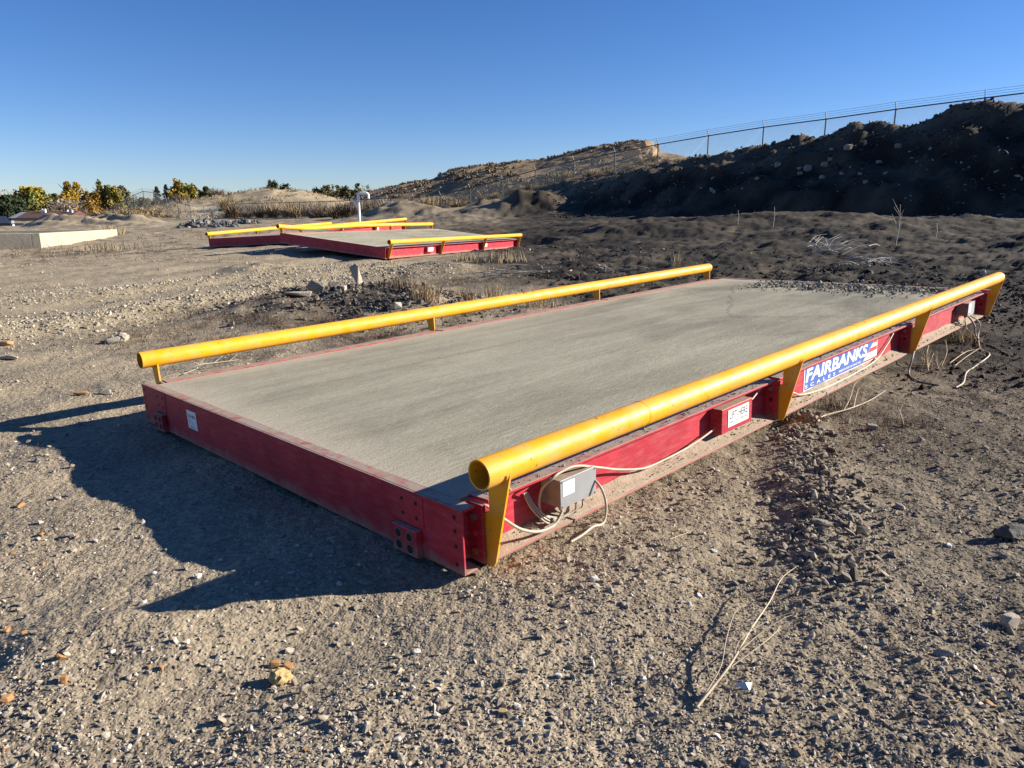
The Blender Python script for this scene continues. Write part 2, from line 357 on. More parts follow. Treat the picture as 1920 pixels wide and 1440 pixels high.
def make_deck():
    m, nt, b = nodes_of('deck_concrete')
    tc = N(nt, 'TexCoord').outputs['Object']
    st = vmap(nt, tc, (1.0, 2.6, 1))
    a = noise(nt, st, .7, 6, .6, .6); c = noise(nt, vmap(nt, tc, (4, 22, 4)), 2.2, 6, .7, .9); f = noise(nt, tc, 130, 3, .7)
    col = ramp(nt, a, [(.26, (.235, .215, .155)), (.5, (.32, .294, .215)), (.78, (.38, .35, .26))])
    col = mix(nt, .5, col, mix(nt, 1.0, col, ramp(nt, c, [(.35, (.70,) * 3), (.65, (1.22,) * 3)]), 'MULTIPLY'))
    lines = noise(nt, vmap(nt, tc, (.22, 6.5, 1)), 1.0, 5, .6, .2)
    col = mix(nt, .8, col, mix(nt, 1.0, col, ramp(nt, lines, [(.34, (.80,) * 3), (.5, (1.0,) * 3), (.68, (1.14,) * 3)]), 'MULTIPLY'))
    # damp dark stains towards the far half
    sx = N(nt, 'SeparateXYZ'); nt.links.new(tc, sx.inputs[0])
    far = ramp(nt, mth(nt, 'DIVIDE', sx.outputs[0], 7.6), [(.42, (0,) * 3), (.62, (1,) * 3), (.86, (1,) * 3), (.97, (.2,) * 3)])
    stain = ramp(nt, noise(nt, vmap(nt, tc, (.5, 1.0, 1)), 1.1, 6, .6, .8), [(.45, (0,) * 3), (.62, (.62,) * 3)])
    col = mix(nt, mix(nt, 1.0, far, stain, 'MULTIPLY'), col, (.12, .108, .085))
    # wind-blown silt at the rim
    ed = mth(nt, 'MINIMUM', mth(nt, 'MINIMUM', sx.outputs[0], mth(nt, 'SUBTRACT', L, sx.outputs[0])), mth(nt, 'MINIMUM', sx.outputs[1], mth(nt, 'SUBTRACT', W, sx.outputs[1])))
    rim = ramp(nt, mth(nt, 'ADD', ed, mth(nt, 'MULTIPLY', noise(nt, st, 3, 5, .7), .35)), [(.24, (.95,) * 3), (.56, (0,) * 3)])
    col = mix(nt, rim, col, (.43, .375, .28))
    # hairline cracks
    v = N(nt, 'TexVoronoi', feature='DISTANCE_TO_EDGE'); v.inputs['Scale'].default_value = .33
    dn = N(nt, 'TexNoise'); dn.inputs['Scale'].default_value = 2.2; nt.links.new(tc, dn.inputs['Vector'])
    nt.links.new(mix(nt, .16, tc, dn.outputs['Color'], 'ADD'), v.inputs['Vector'])
    ck = ramp(nt, v.outputs['Distance'], [(0, (.42,) * 3), (.005, (0,) * 3)])
    col = mix(nt, mix(nt, 1.0, ck, far, 'MULTIPLY'), col, (.06, .053, .045))
    col = mix(nt, .6, col, mix(nt, 1.0, col, ramp(nt, f, [(.3, (.72,) * 3), (.7, (1.25,) * 3)]), 'MULTIPLY'))
    nt.links.new(col, b.inputs['Base Color']); b.inputs['Roughness'].default_value = .9; b.inputs['Specular IOR Level'].default_value = .2
    h = mth(nt, 'ADD', mth(nt, 'MULTIPLY', c, 1.0), mth(nt, 'MULTIPLY', f, .35))
    bump(nt, b, h, .55, .012)
    return m
make_ground_mat(); make_vcol_mat('stone', .92, .22, 60); make_vcol_mat('dry_plant', .85, .2, 30); make_vcol_mat('leaf', .75, .2, 2)
make_red(); make_yellow(); make_deck()
simple('steel_box', (.42, .43, .44), .42, .6, .12, 9)
simple('dirty_box_side', (.30, .235, .175), .85, 0, .3, 30)
simple('cable', (.38, .325, .245), .6, 0, .15, 25)
simple('dark_cable', (.16, .145, .13), .6, 0, .2, 25)
simple('hole', (.012, .01, .01), .9, 0, .2, 9)
simple('bolt_grey', (.20, .17, .15), .6, .3, .3, 60)
simple('rust', (.22, .085, .03), .9, 0, .4, 60)
simple('white_label', (.78, .78, .76), .5, 0, .05, 8)
simple('black_ink', (.02, .02, .022), .5, 0, .1, 8)
simple('sign_blue', (.055, .12, .40), .45, 0, .12, 6)
simple('sign_and_lit_hole_red', (.60, .05, .07), .45, 0, .12, 6)
simple('sign_white', (.80, .79, .77), .45, 0, .05, 6)
simple('soil', (.31, .245, .175), .95, 0, .25, 30, .006)
simple('white_pipe', (.80, .80, .78), .45, 0, .06, 3)
simple('galvanised', (.30, .30, .29), .5, .5, .2, 8)
simple('dark_rail', (.085, .088, .09), .5, .5, .2, 8)
simple('wall_concrete', (.36, .315, .23), .9, 0, .18, 2.5, .01)
simple('bark', (.12, .09, .065), .95, 0, .3, 6)
simple('roof_red', (.10, .045, .034), .85, 0, .2, 3)
simple('siding_grey', (.20, .22, .25), .8, 0, .15, 3)
simple('car_dark', (.012, .014, .022), .25, 0, .1, 3)
simple('car_glass', (.02, .03, .045), .08, 0, .1, 3)
simple('tyre', (.015, .015, .015), .9, 0, .2, 8)
simple('rock_tan', (.44, .30, .165), .9, 0, .3, 1.2, .05)
simple('rock_pale', (.36, .31, .24), .92, 0, .25, 6, .01)
simple('rock_yellow', (.50, .35, .15), .92, 0, .35, 14, .006)
simple('rock_orange', (.40, .21, .085), .92, 0, .35, 20, .004)
simple('rock_white', (.68, .65, .60), .85, 0, .12, 20, .003)
simple('rock_grey', (.24, .215, .18), .92, 0, .3, 14, .006)
simple('rock_dark', (.085, .078, .07), .92, 0, .3, 3, .02)
simple('rubble_blue', (.075, .078, .085), .9, 0, .4, 2, .02)
simple('foil', (.62, .62, .63), .35, .4, .1, 9)

# ------------------------------------------------------------------ mesh helpers
class MB:
    def __init__(s): s.v = []; s.f = []; s.smooth = []
    def add(s, vs, fs, sm=False):
        o = len(s.v); s.v += [tuple(map(float, p)) for p in vs]
        s.f += [tuple(i + o for i in f) for f in fs]; s.smooth += [sm] * len(fs); return s
    def box(s, x0, x1, y0, y1, z0, z1):
        vs = [(x, y, z) for x in (x0, x1) for y in (y0, y1) for z in (z0, z1)]
        return s.add(vs, [(0, 1, 3, 2), (4, 6, 7, 5), (0, 4, 5, 1), (2, 3, 7, 6), (0, 2, 6, 4), (1, 5, 7, 3)])
    def prism_x(s, poly, x0, x1):                     # poly in (y, z)
        n = len(poly)
        vs = [(x0, y, z) for y, z in poly] + [(x1, y, z) for y, z in poly]
        return s.add(vs, [tuple(range(n))[::-1], tuple(range(n, 2 * n))] + [(i, (i + 1) % n, (i + 1) % n + n, i + n) for i in range(n)])
    def prism_y(s, poly, y0, y1):                     # poly in (x, z)
        n = len(poly)
        vs = [(x, y0, z) for x, z in poly] + [(x, y1, z) for x, z in poly]
        return s.add(vs, [tuple(range(n)), tuple(range(2 * n - 1, n - 1, -1))] + [(i, i + n, (i + 1) % n + n, (i + 1) % n) for i in range(n)])
    def prism_z(s, poly, z0, z1):
        n = len(poly)
        vs = [(x, y, z0) for x, y in poly] + [(x, y, z1) for x, y in poly]
        return s.add(vs, [tuple(range(n))[::-1], tuple(range(n, 2 * n))] + [(i, (i + 1) % n, (i + 1) % n + n, i + n) for i in range(n)])
    def tube(s, pts, r, n=8, caps=True, sm=True):
        P = [Vector(p) for p in pts]; R = r if isinstance(r, (list, tuple)) else [r] * len(P)
        vs = []; a = None
        for i, p in enumerate(P):
            t = (P[min(i + 1, len(P) - 1)] - P[max(i - 1, 0)])
            if t.length < 1e-9: t = Vector((0, 0, 1))
            t.normalize()
            if a is None: a = t.orthogonal().normalized()
            else:
                a = a - t * a.dot(t)
                a = a.normalized() if a.length > 1e-6 else t.orthogonal().normalized()
            b = t.cross(a)
            for k in range(n):
                q = 2 * math.pi * k / n; vs.append(p + (a * math.cos(q) + b * math.sin(q)) * R[i])
        fs = [(i * n + k, i * n + (k + 1) % n, (i + 1) * n + (k + 1) % n, (i + 1) * n + k) for i in range(len(P) - 1) for k in range(n)]
        s.add(vs, fs, sm)
        if caps: s.add([vs[k] for k in range(n)], [tuple(range(n))[::-1]]); s.add(vs[-n:], [tuple(range(n))])
        return s
    def pipe(s, pts, r, wall, n=24):                  # open-ended hollow pipe
        m0 = len(s.v); P = pts
        o = MB().tube(P, r, n, False); i_ = MB().tube(P, r - wall, n, False)
        s.add(o.v, o.f, True); s.add(i_.v, [f[::-1] for f in i_.f], True)
        e = (len(P) - 1) * n
        s.add(o.v[:n] + i_.v[:n], [(k, k + n, (k + 1) % n + n, (k + 1) % n) for k in range(n)])
        s.add(o.v[e:] + i_.v[e:], [(k, (k + 1) % n, (k + 1) % n + n, k + n) for k in range(n)])
        return s
    def build(s, name, mat, parent=None, tint=None, bevel=0):
        me = bpy.data.meshes.new(name); me.from_pydata(s.v, [], s.f)
        me.polygons.foreach_set('use_smooth', s.smooth)
        if mat: me.materials.append(MATS[mat] if isinstance(mat, str) else mat)
        if tint is not None: set_tint(me, np.tile(np.array([*tint, 1.0]), (len(s.v), 1)))
        me.update()
        return link(name, me, parent, bevel)
def link(name, me, parent=None, bevel=0):
    o = bpy.data.objects.new(name, me); COL.objects.link(o)
    if parent is not None: o.parent = parent
    if bevel:
        bm = o.modifiers.new('bevel', 'BEVEL'); bm.width = bevel; bm.segments = 1; bm.limit_method = 'ANGLE'
    return o
def set_tint(me, cols):
    a = me.attributes.new('tint', 'FLOAT_COLOR', 'POINT'); a.data.foreach_set('color', np.asarray(cols, np.float32).ravel())
def np_mesh(name, V, Fc, mat, tint=None, smooth=False, attrs=None):
    V = np.asarray(V, np.float32); Fc = np.asarray(Fc, np.int32); k = Fc.shape[1]
    me = bpy.data.meshes.new(name)
    me.vertices.add(len(V)); me.vertices.foreach_set('co', V.ravel())
    me.loops.add(Fc.size); me.loops.foreach_set('vertex_index', Fc.ravel())
    me.polygons.add(len(Fc)); me.polygons.foreach_set('loop_start', np.arange(0, Fc.size, k, dtype=np.int32))
    me.polygons.foreach_set('use_smooth', np.full(len(Fc), smooth))
    if mat: me.materials.append(MATS[mat])
    if tint is not None: set_tint(me, tint)
    for n, v in (attrs or {}).items():
        a = me.attributes.new(n, 'FLOAT', 'POINT'); a.data.foreach_set('value', np.asarray(v, np.float32))
    me.update(calc_edges=True); me.validate()
    return me
def tag(o, label=None, cat=None, group=None, kind=None):
    if label: o['label'] = label
    if cat: o['category'] = cat
    if group: o['group'] = group
    if kind: o['kind'] = kind
    return o
def empty(name, loc=(0, 0, 0), mat=None):
    o = bpy.data.objects.new(name, None); COL.objects.link(o); o.empty_display_size = .1
    if mat is not None: o.matrix_world = mat
    else: o.location = loc
    return o
def copy_tree(o, parent=None):
    c = o.copy(); COL.objects.link(c); c.parent = parent
    for ch in o.children: copy_tree(ch, c)
    return c
def spline(pts, k=8):
    P = [Vector(p) for p in pts]; P = [P[0] * 2 - P[1]] + P + [P[-1] * 2 - P[-2]]; out = []
    for i in range(1, len(P) - 2):
        for j in range(k):
            t = j / k; a, b, c, d = P[i - 1], P[i], P[i + 1], P[i + 2]
            out.append(.5 * ((2 * b) + (c - a) * t + (2 * a - 5 * b + 4 * c - d) * t * t + (3 * b - a - 3 * c + d) * t ** 3))
    out.append(P[-2]); return out
_texts = {}
def text_data(body, bold=0.0, space=1.0, shear=0.0):
    key = (body, bold, space, shear)
    if key not in _texts:
        cu = bpy.data.curves.new('lettering', 'FONT'); cu.body = body; cu.size = 1; cu.offset = bold; cu.space_character = space; cu.shear = shear; cu.resolution_u = 3
        tmp = bpy.data.objects.new('tmp_text', cu); COL.objects.link(tmp)
        bpy.context.view_layer.update()
        _texts[key] = bpy.data.meshes.new_from_object(tmp.evaluated_get(bpy.context.evaluated_depsgraph_get()))
        bpy.data.objects.remove(tmp); bpy.data.curves.remove(cu)
    return _texts[key]
for a_ in [('LIFT HERE', .012), ('Safety Starts with you', .0), ('U101148A2', .02), ('Material', 0), ('Wt  Length', 0), ('082-21-500', .02), ('FAIRBANKS', .028, 1.0, .12), ('SCALES', .01, 1.9), ('MADE IN THE USA SINCE 1830', .012, 1.0, .25), ('ANALOG J-BOX', 0), ('SERIAL NO', 0)]: text_data(*a_)
def text_part(name, body, mat, parent, width, height, origin, bold=.0, space=1.0, shear=0.0, plane='right'):
    """flat lettering fitted to width x height, facing -y ('right') or -x ('end')"""
    me = text_data(body, bold, space, shear).copy()
    co = np.empty(len(me.vertices) * 3, np.float32); me.vertices.foreach_get('co', co); co = co.reshape(-1, 3)
    lo, hi = co.min(0), co.max(0)
    a = (co[:, 0] - lo[0]) / (hi[0] - lo[0]) * width; b = (co[:, 1] - lo[1]) / (hi[1] - lo[1]) * height
    if plane == 'right': P = np.stack([origin[0] + a, np.full_like(a, origin[1]), origin[2] + b], 1)
    else: P = np.stack([np.full_like(a, origin[0]), origin[1] - a, origin[2] + b], 1)
    me.vertices.foreach_set('co', P.astype(np.float32).ravel()); me.name = name
    me.materials.clear(); me.materials.append(MATS[mat]); me.update()
    return link(name, me, parent)

# ------------------------------------------------------------------ ground sheet
def build_ground():
    NR, NC = 1000, 560
    Yr = np.geomspace(.9, 420, NR)
    ui = np.linspace(-.80, .80, NC); uo = np.geomspace(.83, 4.0, 26)
    u = np.concatenate([-uo[::-1], ui, uo]); nc = len(u)
    Yg = np.repeat(Yr[:, None], nc, 1); Xg = u[None, :] * Yg
    Zg = np.empty_like(Xg)
    for i in range(0, NR, 100): Zg[i:i + 100] = Z(Xg[i:i + 100], Yg[i:i + 100])
    V = np.stack([Xg, Yg, Zg], -1).reshape(-1, 3)
    idx = np.arange(NR * nc).reshape(NR, nc)
    Fq = np.stack([idx[:-1, :-1], idx[:-1, 1:], idx[1:, 1:], idx[1:, :-1]], -1).reshape(-1, 4)
    # coarse part beside and behind the camera
    def coarse(x0, x1, nx, y0, y1, ny):
        xs, ys = np.meshgrid(np.linspace(x0, x1, nx), np.linspace(y0, y1, ny)); zs = Z(xs, ys) - .004
        ii = np.arange(nx * ny).reshape(ny, nx)
        return np.stack([xs, ys, zs], -1).reshape(-1, 3), np.stack([ii[:-1, :-1], ii[:-1, 1:], ii[1:, 1:], ii[1:, :-1]], -1).reshape(-1, 4)
    parts = [coarse(-90, 90, 150, -70, .93, 60)]
    for v, f in parts: Fq = np.concatenate([Fq, f + len(V)]); V = np.concatenate([V, v])
    for sgn in (-1, 1):        # wedges at the sides
        t = np.geomspace(.9, 420, 40); vv = []; ff = []
        for i, y in enumerate(t):
            for w in np.linspace(0, 1, 8):
                x = sgn * (4 * y * (1 - w) + max(90, 4 * y + 5) * w); vv.append((x, y, 0))
        vv = np.array(vv); vv[:, 2] = Z(vv[:, 0], vv[:, 1]) - .004
        for i in range(39):
            for j in range(7):
                q = (i * 8 + j, i * 8 + j + 1, (i + 1) * 8 + j + 1, (i + 1) * 8 + j); ff.append(q if sgn > 0 else q[::-1])
        Fq = np.concatenate([Fq, np.array(ff) + len(V)]); V = np.concatenate([V, vv])
    X, Y = V[:, 0], V[:, 1]; s, d = fence_sd(X, Y); Ys = np.maximum(Y, 4); px = 960 + FH0 * X / Ys
    coal = coal_field(X, Y)
    cpatch = np.exp(-(((X - 1.0) / 3.0) ** 2 + ((Y - 13.3) / 1.6) ** 2)); coal = np.maximum(coal, .9 * cpatch)
    coal = coal * (1 - sstep(.5, -3, d) * (Y > 12)) * np.where(Y > 12, 1 - .75 * sstep(.45, -.5, X / Ys * 10) * sstep(25, 45, Y), 1)
    coal = np.clip(coal * (.92 + .2 * fbm(X, Y, .5, 3)), 0, 1)
    crest = np.where((Y > 12) & (X / Ys > .03), sstep(9.5, 5, d + 1.5 * fbm(X, Y, .3, 3)) * sstep(.0, 2, d), 0); coal = coal * (1 - .28 * crest)
    near_r = .50 * sstep(.2, 2.2, X + .35 * fbm(X, Y, .9, 3)) * sstep(9, 5, Y); coal = np.maximum(coal, near_r)
    rr = np.exp(-(seg_dist(X, Y, ROADRIDGE) / .75) ** 2) + .8 * np.exp(-(seg_dist(X, Y, ROADRIDGE2) / .7) ** 2)
    grav = np.clip((rr + .35 * sstep(-1, -4, X) * sstep(4, 7, Y) * sstep(26, 18, Y)) * (.8 + .5 * fbm(X, Y, 1.2, 3)), 0, 1) * (1 - coal)
    lit = sstep(.05, .55, fbm(X, Y, .9, 4) + 1.3 * np.exp(-(((X + 2.6 + .45 * (Y - 9.5)) / 1.3) ** 2 + ((Y - 9.3) / 2.3) ** 2)) + .7 * np.exp(-(((X + 12) / 5) ** 2 + ((Y - 22) / 3.5) ** 2)) + .45 * sstep(24, 34, Y) - .5)
    lit = lit * sstep(5.5, 7.5, Y) * (1 - .8 * rr.clip(0, 1)) + .5 * np.exp(-(((X - 3.2) / 1.5) ** 2 + ((Y - 5.0) / .7) ** 2)) * sstep(0, .5, fbm(X, Y, 2, 3) + .2)
    lit = np.clip(lit, 0, 1) * (1 - .6 * coal)
    hillm = np.where(Y > 12, sstep(2, -2, d + 2 * fbm(X, Y, .2, 2)), 0) * sstep(500, 720, px)
    hillm = np.maximum(hillm, np.where(Y > 40, .75 * sstep(14, 3, d) * sstep(400, 700, px) * (1 - coal), 0))
    zm = (Y > 70) & (Y < 130) & (px > 300) & (px < 720)
    pale = np.where(zm, np.exp(-((Y - 98) / 14) ** 2) * sstep(.3, .9, V[:, 2]), 0)
    pale = np.maximum(pale, .55 * np.where(Y > 40, sstep(20, 80, px) * (1 - sstep(260, 340, px)) * np.exp(-((Y - 57) / 6) ** 2), 0))
    pale = np.maximum(pale, .5 * np.exp(-(((X + 46) / 9) ** 2 + ((Y - 91) / 9) ** 2)))
    attrs = {'coal': coal, 'gravel': grav, 'litter': lit, 'hill': hillm, 'pale': pale}
    # split the sheet into its named pieces (they share their border vertices)
    cx = V[Fq].mean(1); fs, fd = fence_sd(cx[:, 0], cx[:, 1]); fu = cx[:, 0] / np.maximum(cx[:, 1], 4)
    bank = (cx[:, 1] > 12) & (fu > .05) & (fd > .4) & (fd < 13.6) & (cx[:, 2] > yard(cx[:, 0], cx[:, 1]) + .25)
    hill = (cx[:, 1] > 12) & (fd <= .4) & (fu > -.30) & ~bank
    mound = (cx[:, 1] > 80) & (cx[:, 1] < 130) & (fu > -.47) & (fu <= -.18) & (cx[:, 2] > .9) & ~bank & ~hill
    for nm, msk, lab in (('ground', ~(bank | hill | mound), None), ('bank', bank, None), ('hill', hill, None), ('mound', mound, None)):
        f = Fq[msk]
        if not len(f): continue
        used = np.unique(f); rem = np.full(len(V), -1, np.int64); rem[used] = np.arange(len(used))
        me = np_mesh(nm, V[used], rem[f], 'earth', None, True, {k: v[used] for k, v in attrs.items()})
        tag(link(nm, me), kind='structure')
build_ground()

# ------------------------------------------------------------------ stones
def ico(sub):
    import bmesh
    bm = bmesh.new(); bmesh.ops.create_icosphere(bm, subdivisions=sub, radius=1)
    v = np.array([p.co[:] for p in bm.verts]); f = np.array([[q.index for q in p.verts] for p in bm.faces]); bm.free(); return v, f
ICO1, ICOF1 = ico(1); ICO2, ICOF2 = ico(2); ICO3, ICOF3 = ico(3)
OCT = np.array([(1, 0, 0), (-1, 0, 0), (0, 1, 0), (0, -1, 0), (0, 0, 1), (0, 0, -1)], float)
OCTF = np.array([(0, 2, 4), (2, 1, 4), (1, 3, 4), (3, 0, 4), (2, 0, 5), (1, 2, 5), (3, 1, 5), (0, 3, 5)])
def rot_z(v, a):
    c, s = np.cos(a)[:, None], np.sin(a)[:, None]
    return np.stack([v[..., 0] * c - v[..., 1] * s, v[..., 0] * s + v[..., 1] * c, v[..., 2]], -1)
def stones_mesh(name, P, size, cols, base, faces, jag=.28, sink=.35):
    n, k = len(P), len(base)
    v = base[None] * (1 + jag * rng.normal(size=(n, k, 1)).clip(-1.6, 1.6)) + .12 * rng.normal(size=(n, k, 3))
    v = v * np.stack([rng.uniform(.8, 1.45, n), rng.uniform(.6, 1.0, n), rng.uniform(.45, .85, n)], 1)[:, None, :]
    v = rot_z(v, rng.uniform(0, 6.28, n)) * (size / 2)[:, None, None]
    tl = rng.normal(size=(n, 2)) * .35
    v[..., 2] += v[..., 0] * tl[:, :1] + v[..., 1] * tl[:, 1:]
    v = v + P[:, None, :]; v[..., 2] += (size * (.5 - sink) * .6)[:, None]
    f = (faces[None] + (np.arange(n) * k)[:, None, None]).reshape(-1, 3)
    c = np.repeat(np.concatenate([cols, np.ones((n, 1))], 1), k, 0)
    return np_mesh(name, v.reshape(-1, 3), f, 'stone', c, False)
PAL = np.array([(.29, .242, .182), (.335, .287, .225), (.235, .197, .152), (.385, .338, .275), (.17, .143, .113), (.49, .445, .38), (.34, .22, .11), (.31, .225, .15)])
PALW = np.array([.30, .25, .16, .14, .07, .05, .015, .02])
def stone_cols(X, Y):
    n = len(X); c = PAL[rng.choice(len(PAL), n, p=PALW / PALW.sum())] * rng.uniform(.8, 1.15, (n, 1))
    k = coal_field(X, Y)[:, None] * .85; return c * (1 - k) + k * c * .33
def in_scale(X, Y, pad=.0):
    r = np.zeros(np.shape(X), bool)
    for Mx, T in ((SM, ST), (S2M, S2T), (S3M, S3T)):
        P = np.stack([X - T[0], Y - T[1]], -1) @ Mx[:2, :2]
        r |= (P[..., 0] > -pad) & (P[..., 0] < L + pad) & (P[..., 1] > -pad) & (P[..., 1] < W + pad)
    return r
def scatter_px(n, y0, y1, power=1.0, x0=-60, x1=1980):
    """ground points whose density is even over the picture"""
    py = y0 + (y1 - y0) * rng.random(n) ** power; px = rng.uniform(x0, x1, n)
    d = CF[None] + CR[None] * ((px - 960) / FPX)[:, None] - CU[None] * ((py - 720) / FPX)[:, None]
    t = (CZ - .06) / -np.minimum(d[:, 2], -1e-3)
    for _ in range(3):
        X, Y = d[:, 0] * t, d[:, 1] * t; t = (CZ - terrain(X, Y)) / -np.minimum(d[:, 2], -1e-3)
    X, Y = d[:, 0] * t, d[:, 1] * t
    ok = ~in_scale(X, Y, .03) & (Y > .5) & (Y < 40)
    return X[ok], Y[ok]
def build_gravel():
    X, Y = scatter_px(56000, 470, 1500)
    dens = .5 + .6 * fbm(X, Y, 1.6, 3) + .25 * fbm(X, Y, 7, 2) + .5 * fbm(X, Y, .4, 2)
    keep = rng.random(len(X)) < np.clip(dens, .12, 1) * (1 - .75 * np.exp(-(((X + .62) / .42) ** 2 + ((Y - 2.05) / .22) ** 2)))
    X, Y = X[keep], Y[keep]; dist = np.hypot(X, Y)
    size = .0045 * np.exp(rng.normal(0, .45, len(X)).clip(-1, 1)) + .0013 * dist
    P = np.stack([X, Y, Z(X, Y)], 1)
    o = link('gravel', stones_mesh('gravel', P, size, stone_cols(X, Y), OCT, OCTF, .22)); tag(o, 'fine loose gravel covering the yard floor', 'gravel', kind='stuff')
    X, Y = scatter_px(18000, 480, 1500)
    band = .5 + .5 * np.sin((X * .86 - Y * .5) * 5.2 + 1.5 * pnoise(X * .35, Y * .35)); lane = np.where(X < 1, .25 + .75 * band, .85)
    keep = rng.random(len(X)) < np.clip(.45 + .9 * fbm(X, Y, 1.1, 3) + .5 * fbm(X, Y, .35, 2), .05, 1) * lane; X, Y = X[keep], Y[keep]; dist = np.hypot(X, Y)
    size = .0085 * np.exp(rng.normal(0, .5, len(X)).clip(-1, 1.05)) + .0016 * dist
    P = np.stack([X, Y, Z(X, Y)], 1)
    o = link('pebbles', stones_mesh('pebbles', P, size, stone_cols(X, Y), ICO1, ICOF1, .2)); tag(o, 'scattered pebbles strewn through the gravel', 'pebbles', kind='stuff')
    # crushed stone windrows
    n = 12000; t = rng.random(n); seg = rng.integers(0, 3, n); line = rng.random(n) < .68
    A = np.where(line[:, None], np.array(ROADRIDGE)[seg], np.array(ROADRIDGE2)[seg]); B = np.where(line[:, None], np.array(ROADRIDGE)[seg + 1], np.array(ROADRIDGE2)[seg + 1])
    Q = A + (B - A) * t[:, None] + rng.normal(0, .55, (n, 2)); ok = ~in_scale(Q[:, 0], Q[:, 1], .05); Q = Q[ok]
    P = np.stack([Q[:, 0], Q[:, 1], Z(Q[:, 0], Q[:, 1])], 1); sz = .026 * np.exp(rng.normal(0, .4, len(Q)).clip(-1, 1.3))
    c = np.array([(.33, .285, .215)]) * rng.uniform(.6, 1.3, (len(Q), 1))
    o = link('crushed_stone', stones_mesh('crushed_stone', P, sz, c, ICO1, ICOF1, .2)); tag(o, 'pale crushed stone spilled along the road edge', 'crushed stone', kind='stuff')
    # coarse clods along the wheel-track ridge
    n = 1500; seg = rng.integers(0, 3, n); t = rng.random((n, 1)); A = np.array(BERM)[seg]; B = np.array(BERM)[seg + 1]; Q = A + (B - A) * t + rng.normal(0, .11, (n, 2))
    c = np.array([(.20, .168, .128)]) * rng.uniform(.5, 1.6, (n, 1))
    o = link('track_clods', stones_mesh('track_clods', np.stack([Q[:, 0], Q[:, 1], Z(Q[:, 0], Q[:, 1])], 1), .016 * np.exp(rng.normal(0, .5, n).clip(-1, 1.1)), c, ICO1, ICOF1, .25, .15)); tag(o, 'coarse grey clods along the wheel track right of the nearest scale', 'clods', kind='stuff')
    # clods over the dark soil
    X, Y = scatter_px(15000, 405, 900, 1.5); k = coal_field(X, Y); ok = (rng.random(len(X)) < k * np.clip(.45 + .9 * fbm(X, Y, .6, 3), .05, 1)) & (Y > 5); X, Y = X[ok], Y[ok]
    size = .02 * np.exp(rng.normal(0, .5, len(X)).clip(-1, 1.6)) + .0025 * Y; P = np.stack([X, Y, Z(X, Y)], 1)
    c = np.where(rng.random((len(X), 1)) < .07, np.array([(.26, .225, .18)]), np.array([(.027, .022, .018)])) * rng.uniform(.5, 1.6, (len(X), 1))
    o = link('soil_clods', stones_mesh('soil_clods', P, size, c, ICO1, ICOF1, .25)); tag(o, 'dark clods of soil strewn over the black ground', 'clods', kind='stuff')
    # stones pushed up on the far end of the deck
    n = 1500; x = L - .15 - np.abs(rng.normal(0, .38, n)); y = .3 + 2.3 * rng.beta(1.5, 1.6, n)
    x = np.minimum(x, L - .02)
    Pl = np.stack([x, y, np.full(n, H)], 1); P = Pl @ SM.T + ST; sz = .016 * np.exp(rng.normal(0, .55, n))
    c = np.array([(.24, .215, .175)]) * rng.uniform(.5, 1.4, (n, 1))
    o = link('deck_rubble', stones_mesh('deck_rubble', P, sz, c, ICO1, ICOF1, .2, .2)); tag(o, 'loose gravel and dirt pushed up on the far end of the nearest deck', 'gravel', kind='stuff')
build_gravel()

def rock_mesh(name, mat, seed, base=ICO2, faces=ICOF2, sx=1, sy=.8, sz=.6, jag=.22, flat=4):
    r = np.random.default_rng(seed); v = base.copy()
    for _ in range(flat + 5):                                  # cut flat facets
        n = r.normal(size=3); n /= np.linalg.norm(n); h = r.uniform(.55, .9)
        dd = v @ n; v = v - np.where(dd > h, dd - h, 0)[:, None] * n
    v = v * (1 + jag * .35 * r.normal(size=(len(v), 1))); v = v * np.array([sx, sy, sz])
    me = np_mesh(name, v, faces, mat, None, False); return me
def chunk_mesh(name, mat, seed, sx=1, sy=.8, sz=.6, n=16, box=.28):
    import bmesh
    r = np.random.default_rng(seed); p = r.normal(size=(n, 3)); p /= np.linalg.norm(p, axis=1)[:, None]
    q = np.sign(p) * r.uniform(.62, .9, (n, 3)); p = p * (1 - box) + q * box; p = p * np.array([sx, sy, sz])
    bm = bmesh.new()
    for v in p: bm.verts.new(v)
    res = bmesh.ops.convex_hull(bm, input=bm.verts)
    bmesh.ops.delete(bm, geom=[g for g in res['geom_interior'] if isinstance(g, bmesh.types.BMVert)], context='VERTS')
    bmesh.ops.bevel(bm, geom=bm.edges[:], offset=.04, segments=1, affect='EDGES')
    me = bpy.data.meshes.new(name); bm.to_mesh(me); bm.free(); me.materials.append(MATS[mat]); return me
def rock(name, label, cat, px, py, wpx, mat, seed, shape=(1, .8, .6), rot=None, tilt=(0, 0), sink=.3, group=None, pos=None, fine=False):
    p = pos or at_ground(px, py); size = wpx * math.hypot(p.x, p.y) / FPX
    me = rock_mesh(name, mat, seed, ICO3, ICOF3, *shape) if fine else chunk_mesh(name, mat, seed, *shape, 16, .6 if name == 'concrete_chunk' else .28)
    o = link(name, me); o.location = p + Vector((0, 0, size * .5 * shape[2] * (1 - sink)))
    o.scale = (size / 2,) * 3; o.rotation_euler = (tilt[0], tilt[1], random.uniform(0, 6.28) if rot is None else rot)
    return tag(o, label, cat, group)

